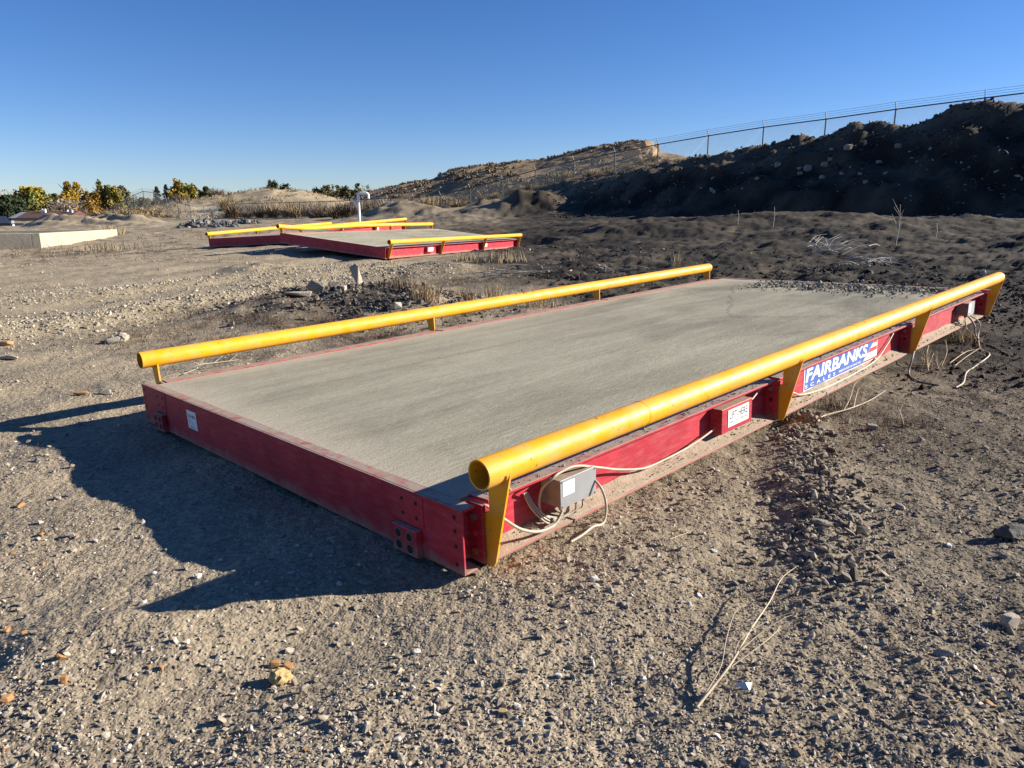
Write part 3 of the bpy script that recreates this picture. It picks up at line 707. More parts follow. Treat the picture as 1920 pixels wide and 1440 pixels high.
# ------------------------------------------------------------------ platform truck scales
def tapered_post(side):
    poly = [(-.138, PZ - .004), (-.122, PZ - .030), (-.095, PZ - .052), (-.060, PZ - .0575), (-.018, PZ - .035), (-.016, .228), (.004, .222), (.060, .222), (.060, .010), (.018, .002), (-.026, -.002), (-.040, .022)]
    return poly if side == 0 else [(W - y, z) for y, z in poly][::-1]
def bolt(parent, x, y, z, mat, r=.014, n=6, h=.012):
    mb = MB(); poly = [(y + r * math.cos(k * 2 * math.pi / n), z + r * math.sin(k * 2 * math.pi / n)) for k in range(n)]
    mb.prism_x(poly, x - h, x); return mb.build('bolt', mat, parent)
def truck_scale(name, matrix, label, detail, bent=False, lifts=(0, 1)):
    root = empty(name, mat=matrix); tag(root, label, 'truck scale')
    # deck slab
    nx, ny = 60, 26; xs = np.linspace(.072, L - .072, nx); ys = np.linspace(.108, W - .108, ny)
    gx, gy = np.meshgrid(xs, ys); gz = H - .004 + .0022 * fbm(gx, gy, 1.5, 3)
    V = np.stack([gx, gy, gz], -1).reshape(-1, 3); ii = np.arange(nx * ny).reshape(ny, nx)
    Fq = np.stack([ii[:-1, :-1], ii[:-1, 1:], ii[1:, 1:], ii[1:, :-1]], -1).reshape(-1, 4)
    rim = np.concatenate([ii[0, :], ii[1:, -1], ii[-1, -2::-1], ii[-2:0:-1, 0]]); low = V[rim].copy(); low[:, 2] = .07
    o = len(V); V = np.concatenate([V, low]); k = len(rim); nxt = np.roll(np.arange(k), -1)
    Fs = np.stack([rim, o + np.arange(k), o + nxt, rim[nxt]], -1)
    link('deck', np_mesh('deck', V, np.concatenate([Fq, Fs]), 'deck_concrete', None, False), root)
    # end channels
    for near in (True, False):
        mb = MB(); sx = (lambda a: a) if near else (lambda a: L - a)
        def bx(a, b, *r): mb.box(*sorted((sx(a), sx(b))), *r)
        bx(0, .010, 0, W, 0, H); bx(.0102, .066, .0, W, H - .010, H + .0006); bx(.0102, .080, .0, W, .0, .010)
        mb.build('end_plate', 'red_paint', root, bevel=.0015)
    # side girders: web, flanges
    for side in (0, 1):
        Yf = (lambda a: a) if side == 0 else (lambda a: W - a)
        for k in range(3):
            x0, x1 = TP[k] + .012, TP[k + 1] - .075
            mb = MB()
            def by(xa, xb, a, b, z0, z1): mb.box(xa, xb, *sorted((Yf(a), Yf(b))), z0, z1)
            by(.0105 if k == 0 else x0, L - .0105 if k == 2 else x1 + .065, .085, .095, .0105, H - .0105)
            for a, b, z0, z1 in ((0, .170, 0, .0125), (0, .100, H - .0125, H)):
                e = .03
                poly = [(x0 - (.02 if k else .0), Yf(a)), (x1, Yf(a)), (x1 + .06, Yf(b)), (x0 - .005, Yf(b))]
                if side: poly = poly[::-1]
                mb.prism_z(poly, z0, z1)
            mb.build('side_girder', 'red_paint', root, bevel=.0015)
        # transverse brackets with bolts at every post
        for k, t in enumerate(TP):
            mb = MB()
            y0, y1 = sorted((Yf(.003), Yf(.0845))); mb.box(t - .020, t - .010, y0, y1, .008, H - .013)
            y0, y1 = sorted((Yf(-.004), Yf(.084))); mb.box(t - .0095, t - .001, y0, y1, H - .046, H - .0135)
            mb.build('bracket', 'red_paint', root, bevel=.0015)
            if detail or k in (1, 2):
                for zz, mt in ((.195, 'bolt_grey'), (.055, 'rust')):
                    bolt(root, t - .0205, Yf(.045), zz, mt)
                hp = MB().tube([(t - .0215, Yf(.045), .125), (t - .0202, Yf(.045), .125)], .012, 12); hp.build('bolt_hole', 'hole' if k else 'sign_and_lit_hole_red', root)  # first post's hole disc is red, painted as sunlight showing through
            MB().prism_x(tapered_post(side), t - .0008, t + .0105).build('rail_post', 'yellow_paint', root, bevel=.0015)
        # guide rail
        yc = -PO if side == 0 else W + PO
        pts = [(PE, yc, PZ)]
        if bent and side == 1: pts = [(PE - .02, yc + .02, PZ + .01), (.5, yc, PZ - .02), (1.2, yc - .02, PZ - .05), (2.2, yc, PZ - .03), (3.4, yc, PZ)]; pts = spline(pts, 6)
        else: pts += [(x, yc, PZ) for x in np.linspace(.5, 7.2, 14)]
        pts.append((PF, yc, PZ))
        rail = MB().pipe(pts, PR, .006, 28).build('guide_rail', 'yellow_paint', root)
        if detail and side == 1:                          # dark scribble on the rail
            sc_ = MB()
            for x_, a0, a1, dx in ((3.70, .35, .62, .02), (3.76, .45, .60, .03), (3.80, .30, .70, .02), (3.84, .30, .70, -.02), (3.90, .45, .62, .03), (3.95, .35, .66, .015)):
                sc_.tube([(x_ + dx * f_, yc - math.cos(math.pi * (a0 + (a1 - a0) * f_)) * -1 * (PR + .0006) * -1, PZ + math.sin(math.pi * (a0 + (a1 - a0) * f_)) * (PR + .0006)) for f_ in (0, .33, .66, 1)], .0032, 4)
            sc_.build('scuff_mark', 'black_ink', rail)['kind'] = 'stuff'
        if detail:                                        # girth welds
            for xw in (3.476, 1.02) if side == 0 else (5.2,):
                MB().tube([(xw - .004, yc, PZ), (xw, yc, PZ), (xw + .004, yc, PZ)], [PR + .0002, PR + .0022, PR + .0002], 28, False).build('weld_ring', 'yellow_paint', rail)
    # lifting boxes with placards
    for x0, x1 in [((1.895, 2.24)), ((5.06, 5.36))]:
        mb = MB(); mb.box(x0, x1, .008, .0845, .070, .212); mb.build('lift_box', 'red_paint', root, bevel=.003)
        if x0 < 3 or not detail:
            sg = MB().box(x0 + .065, x1 - .045, .0045, .0075, .098, .196).build('placard', 'white_label', root)
            if detail:
                wd = x1 - x0 - .11
                text_part('lettering', 'LIFT HERE', 'black_ink', sg, wd * .86, .040, (x0 + .065 + wd * .07, .0040, .142), .012)
                text_part('lettering', 'Safety Starts with you', 'black_ink', sg, wd * .86, .020, (x0 + .065 + wd * .07, .0040, .112), .0)
    # end pads with four recesses, splice plates, holes
    if detail:
        for ya in (.246, 2.905):
            yb = ya + .158
            mb = MB(); mb.box(-.032, -.0005, ya, yb, .0, .114); pad = mb.build('mounting_pad', 'red_paint', root, bevel=.003)
            for fy in (.27, .73):
                for fz in (.28, .72):
                    y, z = ya + .158 * fy, .114 * fz
                    MB().tube([(-.0335, y, z), (-.0325, y, z)], .022, 18).build('socket', 'bolt_grey', pad)
                    MB().tube([(-.0342, y, z), (-.0336, y, z)], .018, 16).build('socket_hole', 'hole', pad)
            mb = MB(); mb.box(-.0035, -.0004, ya - .018, yb - .022, .125, .252); mb.build('splice_plate', 'red_paint', root, bevel=.001)
            for dy in (.024, .114):
                for zz in (.159, .221):
                    MB().tube([(-.0050, ya + dy, zz), (-.0037, ya + dy, zz)], .0085, 12).build('bolt_hole', 'hole', root)
        for ye in (.041, W - .041):
            for zz in (.037, .110, .172, .228):
                MB().tube([(-.0016, ye, zz), (-.0004, ye, zz)], .009, 12).build('bolt_hole', 'hole', root)
        pl = MB().box(-.0030, -.0006, 2.408, 2.542, .099, .213).build('plate_label', 'white_label', root)
        text_part('lettering', 'U101148A2', 'black_ink', pl, .104, .022, (-.0033, 2.527, .168), .02, plane='end')
        text_part('lettering', 'Material', 'black_ink', pl, .035, .007, (-.0033, 2.522, .148), 0, plane='end')
        text_part('lettering', 'Wt  Length', 'black_ink', pl, .085, .007, (-.0033, 2.522, .132), 0, plane='end')
        text_part('lettering', '082-21-500', 'black_ink', pl, .065, .010, (-.0033, 2.508, .106), .02, plane='end')
    return root
SC1 = to44(SM, ST)
scale1 = truck_scale('truck_scale', SC1, 'nearest red truck scale platform with yellow pipe rails and grey concrete deck', True)
truck_scale('truck_scale', to44(S2M, S2T), 'middle red truck scale platform with a slightly bent yellow rail', False, True)
truck_scale('truck_scale', to44(S3M, S3T), 'farthest red truck scale platform, partly hidden behind the middle one', False)
def S1(x, y, z): return Vector(SM @ np.array([x, y, z]) + ST)

# maker's sign on the girder web (flat decal)
def build_sign(root):
    x0, x1, z0, z1, y = 3.115, 4.468, .050, .217, .0825
    P = lambda a, b: (x0 + (x1 - x0) * a, z0 + (z1 - z0) * b)
    sg = MB().box(x0, x1, y, .0846, z0, z1).build('maker_sign', 'sign_white', root)
    def patch(nm, poly, mat, dy):
        n = len(poly); vs = [(*P(a, b)[:1], y - dy, P(a, b)[1]) for a, b in poly]
        return MB().add(vs, [tuple(range(n))]).build(nm, mat, sg)
    D = lambda b: .765 + .195 * b
    patch('blue_field', [(.008, .035), (D(.035), .035), (D(.965), .965), (.008, .965)], 'sign_blue', .0006)
    for b0, b1, sl in ((.035, .12, 0), (.42, .62, .02), (.80, .965, .0)):
        patch('red_stripe', [(D(b0) + .004, b0), (.994, min(.965, b0 + sl)), (.994, min(.965, b1 + sl)), (D(b1) + .004, b1)], 'sign_and_lit_hole_red', .0006)
    w = x1 - x0; h = z1 - z0
    text_part('lettering', 'FAIRBANKS', 'sign_white', sg, w * .825, h * .57, (x0 + w * .018, y - .0012, z0 + h * .335), .028, shear=.12)
    text_part('lettering', 'SCALES', 'sign_white', sg, w * .375, h * .145, (x0 + w * .015, y - .0012, z0 + h * .10), .01, 1.9)
    text_part('lettering', 'MADE IN THE USA SINCE 1830', 'sign_white', sg, w * .31, h * .10, (x0 + w * .44, y - .0012, z0 + h * .125), .012, shear=.25)
build_sign(scale1)

# soil lying on the lower flange and grit on the upper one
def build_flange_soil():
    V = []; Fq = []
    for k in range(3):
        x0, x1 = TP[k] + .02, TP[k + 1] - .05; nx = 150; ny = 6; o = len(V)
        for i in range(nx):
            x = x0 + (x1 - x0) * i / (nx - 1); e = max(0, min(1, (x - x0) * 8, (x1 - x) * 12 + .2))
            for j in range(ny):
                t = j / (ny - 1); y = .006 + .0785 * t + .004 * float(pnoise(x * 9, j * .3))
                hgt = .0128 + e * (.004 + .030 * t ** 1.4 * (1 + .5 * float(pnoise(x * 3.1, 4.2)))) + .004 * random.random() * t
                if j == 0: hgt = .0127
                V.append(S1(x, y, hgt))
        for i in range(nx - 1):
            for j in range(ny - 1):
                a = o + i * ny + j; Fq.append((a, a + ny, a + ny + 1, a + 1))
    link_o = link('flange_soil', np_mesh('flange_soil', [tuple(v) for v in V], np.array(Fq), 'soil', None, True)); tag(link_o, 'tan soil lying on the lower flange of the nearest scale', 'soil', kind='stuff')
    n = 2600; k = rng.integers(0, 3, n); x = np.array(TP)[k] + .02 + rng.random(n) * 2.33; up = rng.random(n) < .45
    y = np.where(up, rng.uniform(.008, .095, n), .012 + .07 * rng.beta(1.3, 1.1, n)); z = np.where(up, H, .018 + .3 * np.maximum(y - .01, 0))
    P = np.stack([x, y, z], 1) @ SM.T + ST; sz = .0055 * np.exp(rng.normal(0, .5, n)); c = np.array([(.27, .21, .15)]) * rng.uniform(.5, 1.4, (n, 1))
    o = link('flange_grit', stones_mesh('flange_grit', P, sz, c, OCT, OCTF, .2, .2)); tag(o, 'grit lying along both flanges of the nearest scale', 'grit', kind='stuff')
build_flange_soil()

# junction boxes and cables of the nearest scale
def junction_box(x0, x1, z0, z1, ysf, label, small):
    b = empty('junction_box', mat=SC1 @ Matrix.Translation(((x0 + x1) / 2, .05, z0)))
    tag(b, label, 'junction box')
    w = (x1 - x0) / 2; h = z1 - z0; yb = .083 - .05; yf = ysf - .05
    MB().box(-w, w, yf + .004, yb, 0.003, h - .004).build('body', 'dirty_box_side', b, bevel=.002)
    MB().box(-w - .004, w + .004, yf, yf + .0038, 0, h).build('cover', 'steel_box', b, bevel=.001)
    st = MB().box(-w + .012, -w + .085 if not small else -w + .09, yf - .0012, yf - .0002, h * (.42 if not small else .25), h * .9).build('sticker', 'white_label', b)
    if not small:
        for dz in (.80, .72): text_part('lettering', 'ANALOG J-BOX' if dz > .75 else 'SERIAL NO', 'black_ink', st, .06, .006, (-w + .018, yf - .0016, h * dz), 0)
    for ax in (-w + .006, w - .006):
        for az in (.008, h - .008): MB().tube([(ax, yf - .0026, az), (ax, yf - .0002, az)], .0042, 8).build('screw', 'bolt_grey', b)
    for k in range(4):
        xx = -w + (.03 + k * .048) * (w / .112)
        MB().tube([(xx, yf + .03, .004), (xx, yf + .03, -.012), (xx, yf + .03, -.022)], [.011, .011, .007], 8).build('cable_gland', 'cable', b)
    return b
junction_box(.515, .742, .106, .232, -.032, 'silver junction box with white sticker at the near post of the nearest scale', False)
junction_box(6.66, 6.88, .100, .234, -.022, 'grey junction box at the far end of the nearest scale', True)
def cable(pts, r, label, mat='cable', n=8, cat='cable', world_pts=False):
    P = spline(pts if world_pts else [S1(*p) for p in pts], 8)
    o = MB().tube(P, r, n).build('cable', mat); return tag(o, label, cat)
cable([(.118, .035, .246), (.135, .0, .236), (.20, -.016, .168), (.29, -.018, .093), (.396, -.012, .044), (.495, -.008, .038), (.547, -.004, .074), (.553, -.002, .088)], .0066, 'thick cream cable sagging from the near post into the junction box')
cable([(.60, -.002, .085), (.575, .02, .035), (.478, .05, .08), (.462, .03, .192), (.483, -.012, .246), (.536, -.016, .262), (.639, -.014, .258), (.834, .012, .188), (1.004, .05, .121), (1.175, .05, .073), (1.288, .045, .061), (1.607, .045, .067), (1.85, .045, .098), (1.93, .06, .11)], .0058, 'cream cable looping over the junction box and running along the girder web')
zg = lambda x, y: (float(Z(*S1(x, y, 0)[:2])) - S1(x, y, 0).z)
cable([(.735, .0, .19), (.744, -.06, .138), (.747, -.085, .062), (.708, -.10, .0), (.624, -.11, zg(.624, -.11) + .012), (.543, -.12, zg(.543, -.12) + .010), (.469, -.12, zg(.469, -.12) + .008)], .0058, 'grey cable loop hanging from the junction box to the gravel', 'cable')
for k, (xa, ya) in enumerate(((.60, -.002), (.645, -.002), (.69, -.002))):
    cable([(xa, ya, .085), (xa - .01, .0, .055 - .004 * k), (xa - .09, .012, .040), (.47 + .02 * k, .02, .05), (.42 + .012 * k, .05, .12), (.405 + .01 * k, .078, .185)], .0042, ['thin cable curling under the junction box, nearest the post', 'thin cable curling under the junction box, middle one', 'thin cable curling under the junction box, farthest from the post'][k])
cable([(2.24, .05, .165), (2.32, .045, .185), (2.42, .05, .225), (2.5, .06, .235)], .006, 'short cream cable rising from the lift box to the second post')
cable([(2.60, .07, .10), (2.871, .06, .098), (3.012, .055, .056), (3.27, .045, .035), (3.60, .04, .030), (3.939, .045, .032), (4.373, .055, .050), (4.647, .065, .137), (4.80, .07, .215)], .0065, 'cream cable sagging below the blue maker sign')
def raised(px, py, h):
    """a point h above the soil that is seen at this photo pixel"""
    p = at_ground(px, py)
    if h > .015:
        for _ in range(2): p = at_ground(px, py + h * FPX / math.hypot(p.x, p.y))
    return p + Vector((0, 0, h))
g = lambda px, py, h=.008: raised(px, py, h)
cable([S1(5.07, -.02, .02), g(1708, 672, .12), g(1704, 700), g(1716, 716), g(1735, 723), g(1760, 726)], .007, 'dark cable dropping from the third post to the ground', 'dark_cable', world_pts=True)
cable([S1(6.72, -.01, .10), g(1822, 615, .15), g(1828, 632, .05), g(1842, 645), g(1860, 650), g(1888, 666)], .008, 'dark cable trailing from the far junction box across the ground', 'dark_cable', world_pts=True)
cable([S1(6.78, -.01, .10), g(1832, 610, .16), g(1833, 632, .03), g(1838, 655), g(1855, 668), g(1830, 688), g(1812, 700), g(1806, 720), g(1792, 727)], .006, 'pale cable trailing from the far junction box in an S curve', 'cable', world_pts=True)
cable([S1(6.68, .0, .10), S1(6.62, -.02, .03), g(1812, 622, .05), g(1836, 640)], .006, 'thin cable hanging under the far junction box', 'cable', world_pts=True)

# ------------------------------------------------------------------ concrete foundation
def foundation():
    r = empty('concrete_foundation', (-15.3, 24, .1)); tag(r, 'low rectangular concrete foundation wall at the left edge', 'foundation')
    c0 = Vector((0, 0, 0)); dv = Vector((-2.8, 10, 0)); lv = Vector((-.963, -.27, 0)).normalized()
    th = .25; top = .56
    def wall(a, b, name, za=top, zb=top):
        t = (b - a).normalized(); n = Vector((-t.y, t.x, 0)) * th
        vs = [a, b, b + n, a + n]
        mb = MB(); vv = [(p.x, p.y, -.4) for p in vs] + [(vs[0].x, vs[0].y, za), (vs[1].x, vs[1].y, zb), (vs[2].x, vs[2].y, zb), (vs[3].x, vs[3].y, za)]
        mb.add(vv, [(3, 2, 1, 0), (4, 5, 6, 7), (0, 1, 5, 4), (1, 2, 6, 5), (2, 3, 7, 6), (3, 0, 4, 7)])
        return mb.build(name, 'wall_concrete', r, bevel=.01)
    n = Vector((-dv.y, dv.x, 0)).normalized()
    wall(c0, dv, 'side_wall', top, top - .15)
    # front wall in cast panels, back wall at the far end
    a = c0 + n * (th + .004)
    for k in range(5):
        a0 = a + lv * (k * 2.0); b0 = a + lv * (k * 2.0 + 1.994); wall(b0, a0, 'front_panel')
    bb = dv + n * (th + .004)
    for k in range(8):
        wall(bb + lv * (k * 3.0 + 2.99), bb + lv * (k * 3.0), 'back_panel', top - .15, top - .15)
foundation()

# ------------------------------------------------------------------ fences
def fence(name, label, posts, zr, height, inside, wire=.005):
    r = empty(name, (posts[0][0], posts[0][1], zr[0] - height)); tag(r, label, 'fence'); o = Vector(r.location)
    P = [Vector((x, y, z)) - o for (x, y), z in zip(posts, zr)]
    for p in P:
        po = MB().tube([p - Vector((0, 0, height + .5)), p + Vector((0, 0, .05))], .042, 6).build('post', 'dark_rail', r)
        tip = p + Vector((inside[0] * .22, inside[1] * .22, .36))
        MB().tube([p + Vector((0, 0, .03)), tip], .026, 5).build('barb_arm', 'galvanised', po)
    MB().tube(P, .034, 6).build('top_rail', 'dark_rail', r)
    for k in range(3):
        f = .38 + .3 * k
        W_ = []
        for i, p in enumerate(P):
            q = p + Vector((inside[0] * .22 * f, inside[1] * .22 * f, .36 * f))
            if i: W_.append((W_[-1] + q) / 2 - Vector((0, 0, .012)))
            W_.append(q)
        MB().tube(W_, .008, 4, False).build('barbed_wire', 'dark_rail', r)
    mb = MB(); pitch = .10
    for a, b in zip(P[:-1], P[1:]):
        ln = math.hypot(b.x - a.x, b.y - a.y); n = int(ln / pitch); dirv = (b - a) / ln
        for sg in (1, -1):
            for i in range(n):
                s0 = i * pitch; s1 = s0 + sg * height; z0, z1 = 0.0, -height
                if s1 > ln: z1 = -(ln - s0); s1 = ln
                if s1 < 0: z1 = -s0; s1 = 0
                if abs(z1) < .02: continue
                pa = a + dirv * s0; pb = a + dirv * s1 + Vector((0, 0, z1))
                mb.tube([pa, pb], wire, 3, False)
                if sg == 1 and i % 1 == 0:                       # bottom-fed diagonals
                    pass
        for sg in (1, -1):
            m_ = int(height / pitch)
            for j in range(1, m_):
                zs = -j * pitch; e = a if sg == 1 else b; run = height - j * pitch
                run = min(run, ln)
                pb = e + dirv * (sg * run) + Vector((0, 0, zs - run)); mb.tube([e + Vector((0, 0, zs)), pb], wire, 3, False)
    mb.build('mesh_fabric', 'galvanised', r)
    return r
pts = [(x, y) for x, y in zip(FX, FY)]
ex = [(FX[-1] + FD * FDIR[0] * k, FY[-1] + FD * FDIR[1] * k) for k in (1, 2, 3)]
exz = [RAILZ[-1] + .16 * k for k in (1, 2, 3)]
fence('chain_link_fence', 'long chain link fence with barbed wire climbing behind the dark bank', pts + ex, list(RAILZ) + exz, FH, FNRM)
lp = [(202, 394, 98), (217, 385, 96), (233, 375, 94), (250, 366, 92), (268, 358.7, 90), (288, 361, 88), (311, 371, 85), (333, 379, 82), (356, 386, 80), (382, 386, 82), (408, 385, 85)]
q = [at_depth(*a) for a in lp]
fence('chain_link_fence', 'short chain link fence arching over the grassy rise on the left', [(v.x, v.y) for v in q], [v.z for v in q], 1.9, (-.2, -.9), .003)

# ------------------------------------------------------------------ standing white pipe
def white_pipe():
    b = at_depth(674, 413, 43); z0 = float(terrain(b.x, b.y)) - .1; r = empty('standpipe', (b.x, b.y, z0)); tag(r, 'white plastic standpipe with hooked top behind the scales', 'pipe')
    k = 43 / FPX; hgt = b.z + (413 - 365) * k - z0; R = .075
    arc = [(R * 0, 0, 0), (0, 0, hgt - .12)] + [(.12 - .12 * math.cos(t), 0, hgt - .12 + .12 * math.sin(t)) for t in np.linspace(.1, math.pi / 2, 6)] + [(.45, 0, hgt)] + [(.45 + .13 * math.sin(t), 0, hgt - .13 + .13 * math.cos(t)) for t in np.linspace(.2, math.pi / 2, 5)] + [(.58, 0, hgt - .30)]
    MB().pipe(arc, R, .012, 14).build('hooked_pipe', 'white_pipe', r)
    MB().pipe([(0, 0, hgt - .78), (-.42, 0, hgt - .30)], R * .82, .01, 12).build('side_branch', 'white_pipe', r)
white_pipe()

# ------------------------------------------------------------------ rocks, rubble and stones
rock('yellow_rock', 'knobbly yellow rock lying in the foreground left of the twig', 'rock', 527, 1275, 46, 'rock_yellow', 3, (1, .95, .75), .4, fine=True)
rock('orange_rock', 'flat orange stone tucked behind the yellow rock', 'rock', 515, 1246, 30, 'rock_orange', 4, (1, .7, .5), .2)
rock('orange_rock', 'orange stone at the upper right of the yellow rock', 'rock', 541, 1247, 26, 'rock_orange', 5, (1, .7, .55), -.4)
rock('thin_stone', 'thin upright tan stone flake right of the yellow rock', 'stone', 571, 1300, 27, 'rock_pale', 6, (1, .35, .9), .9, (.3, .2))
rock('orange_stone', 'larger orange stone at the lower left, above its neighbour', 'stone', 119, 1233, 22, 'rock_orange', 7, (1, .7, .7), .6)
rock('orange_stone', 'upright orange stone at the lower left, nearer the edge of view', 'stone', 121, 1276, 22, 'rock_orange', 8, (.7, .6, 1.0), .3, (0, .3))
rock('orange_stone', 'orange stone at the left border of view', 'stone', 12, 1312, 30, 'rock_orange', 9, (1, .7, .4), .1)
rock('orange_stone', 'small orange stone between the pipe shadow tip and the yellow rock', 'stone', 302, 1250, 15, 'rock_orange', 10)
rock('white_stone', 'bright white angular stone below the near corner of the scale', 'stone', 782, 1222, 20, 'rock_white', 11, (1, .5, .7), .5, (.2, 0))
rock('white_stone', 'rounded white pebble in the lower middle of the gravel', 'stone', 970, 1325, 18, 'rock_white', 12, (1, .95, .8))
rock('white_stone', 'chalky white stone right of the near post foot', 'stone', 1114, 1093, 20, 'rock_white', 13, (1, .7, .7))
rock('white_stone', 'flat white stone in the foreground gravel, left of a round pebble', 'stone', 1047, 1268, 21, 'rock_white', 14, (1, .6, .55), -.3)
rock('brown_stone', 'yellow brown stone beside the rounded white pebble', 'stone', 942, 1336, 24, 'rock_yellow', 15, (1, .8, .5))
rock('round_pebble', 'round grey pebble right of a flat white stone', 'stone', 1073, 1270, 16, 'rock_grey', 16, (1, .9, .75))
rock('round_pebble', 'smooth beige pebble left of the twig', 'stone', 1182, 1300, 14, 'rock_pale', 17, (1, .85, .75))
rock('tan_stone', 'tan stone with pointed top left of the twig', 'stone', 1210, 1198, 22, 'rock_pale', 18, (.8, .6, .9), .8)
rock('long_stone', 'long pale stone lying in the right foreground', 'stone', 1771, 1228, 40, 'rock_pale', 19, (1.1, .45, .35), -.15)
rock('grey_stone', 'flat dark grey stone right of the track ridge', 'stone', 1535, 984, 34, 'rock_grey', 20, (1, .7, .45), .2)
rock('grey_stone', 'grey stone near the dead branch right of the scale', 'stone', 1634, 806, 24, 'rock_grey', 21, (1, .6, .55), -.2)
rock('pale_rock', 'pale rock at the right edge of view', 'rock', 1893, 1165, 40, 'rock_pale', 22, (1, .7, .7), .5)
rock('dirt_clod', 'dark clod with pale top at the right edge of view', 'clod', 1893, 1012, 60, 'rock_dark', 23, (1, .7, .55), .3, fine=True)
rock('orange_slab', 'orange flat stone at the left edge beside the gravel road', 'stone', 12, 650, 26, 'rock_orange', 24, (1, .7, .35), .1)
rock('pale_slab', 'long pale slab lying at the left edge of view', 'stone', 12, 673, 40, 'rock_pale', 25, (1.2, .5, .2), -.1)
rock('pale_boulder', 'pale rounded boulder left of the near rail end', 'boulder', 232, 641, 27, 'rock_pale', 26, (1, .8, .65), .3, fine=True)
rock('grey_boulder', 'grey boulder leaning against the pale boulder', 'boulder', 213, 645, 25, 'rock_grey', 27, (1, .8, .6), .9)
rock('brown_stone', 'brown flat stone beside the rail shadow at left', 'stone', 154, 742, 26, 'rock_orange', 28, (1.2, .5, .3), .1)
rock('brown_stone', 'dark brown stone just left of the near left corner', 'stone', 198, 742, 22, 'rock_grey', 29, (1.2, .6, .45), .1)
# rubble heap behind the nearest scale
rock('concrete_chunk', 'upright leaning concrete slab on the rubble heap', 'concrete', 671, 538, 40, 'rock_pale', 31, (.52, .34, 1.15), .35, (.1, -.38), .1)
rock('concrete_chunk', 'low pale concrete chunk at the left of the heap', 'concrete', 562, 556, 46, 'rock_pale', 32, (1.1, .7, .26), .25)
rock('concrete_chunk', 'pointed grey concrete chunk on the left of the heap', 'concrete', 592, 550, 36, 'rock_grey', 33, (1, .7, .75), .8, (.35, .3))
rock('concrete_chunk', 'squat brown chunk between pointed and upright slabs', 'concrete', 628, 541, 26, 'rock_grey', 34, (1, .8, .7), .4)
rock('concrete_chunk', 'small brown chunk beside the upright slab', 'concrete', 643, 545, 20, 'rock_pale', 35, (1, .8, .6), 1.4)
rock('concrete_chunk', 'square tan stone just behind the yellow rail', 'stone', 746, 580, 24, 'rock_pale', 36, (.8, .7, .75), .3)
rock('concrete_chunk', 'pale triangular stone beside the tan grass tuft', 'stone', 780, 555, 20, 'rock_pale', 37, (.9, .5, .8), .7, (.1, .5))
rock('concrete_chunk', 'pale block half hidden under the far rail', 'stone', 946, 578, 11, 'rock_white', 38, (.8, .7, 1.0), .2)
def heap_debris():
    n = 2600; X = np.concatenate([rng.normal(-2.3, .9, n // 2), rng.normal(-1.5, .7, n - n // 2)]); Y = np.concatenate([rng.normal(10.3, .6, n // 2), rng.normal(9.7, .6, n - n // 2)])
    ok = ~in_scale(X, Y, .1); X, Y = X[ok], Y[ok]; c = np.array([(.10, .085, .068)]) * rng.uniform(.4, 2.2, (len(X), 1))
    o = link('heap_debris', stones_mesh('heap_debris', np.stack([X, Y, Z(X, Y)], 1), .03 * np.exp(rng.normal(0, .5, len(X)).clip(-1, 1.3)), c, ICO1, ICOF1, .3, .2)); tag(o, 'broken dirt and small rubble covering the heap behind the nearest scale', 'debris', kind='stuff')
heap_debris()
def bank_debris():
    n = 9000; px = rng.uniform(1030, 1960, n); u = (px - 960) / FH0; dd = rng.uniform(2.5, 14, n); Y = (FC - dd) / (FA * u + FB); X = u * Y
    ok = rng.random(n) < np.clip(.4 + .9 * fbm(X, Y, .4, 3), .05, 1); X, Y = X[ok], Y[ok]; n = len(X)
    c = np.where(rng.random((n, 1)) < .18, np.array([(.22, .19, .155)]), np.array([(.045, .037, .03)])) * rng.uniform(.5, 1.7, (n, 1))
    o = link('bank_debris', stones_mesh('bank_debris', np.stack([X, Y, Z(X, Y)], 1), .075 * np.exp(rng.normal(0, .5, n).clip(-1, 1.4)), c, ICO1, ICOF1, .3)); tag(o, 'clods and stones strewn down the dark bank', 'clods', kind='stuff')
bank_debris()
# scattered individual stones, alike
def loose_stones():
    meshes = {}
    mats = ['rock_pale', 'rock_grey', 'rock_white', 'rock_grey', 'rock_pale', 'rock_grey', 'rock_pale', 'rock_grey', 'rock_pale', 'rock_orange', 'rock_grey', 'rock_pale']
    for i in range(12): meshes[i] = chunk_mesh('loose_stone', mats[i], 100 + i, 1, random.uniform(.6, .95), random.uniform(.45, .8), 14, random.uniform(.2, .5))
    X, Y = scatter_px(330, 780, 1440); X, Y = X[:250], Y[:250]; zz = Z(X, Y)
    for i, (x, y, z) in enumerate(zip(X, Y, zz)):
        size = random.choice([8, 9, 10, 11, 12, 14, 17]) * math.hypot(x, y) / FPX; k = random.randrange(12)
        o = bpy.data.objects.new('loose_stone', meshes[k]); COL.objects.link(o)
        o.location = (x, y, z + size * .12); o.scale = (size / 2,) * 3; o.rotation_euler = (random.uniform(-.3, .3), random.uniform(-.3, .3), random.uniform(0, 6.28))
        tag(o, 'small loose stone lying among the foreground gravel', 'stone', 'loose stones in the foreground gravel')
loose_stones()
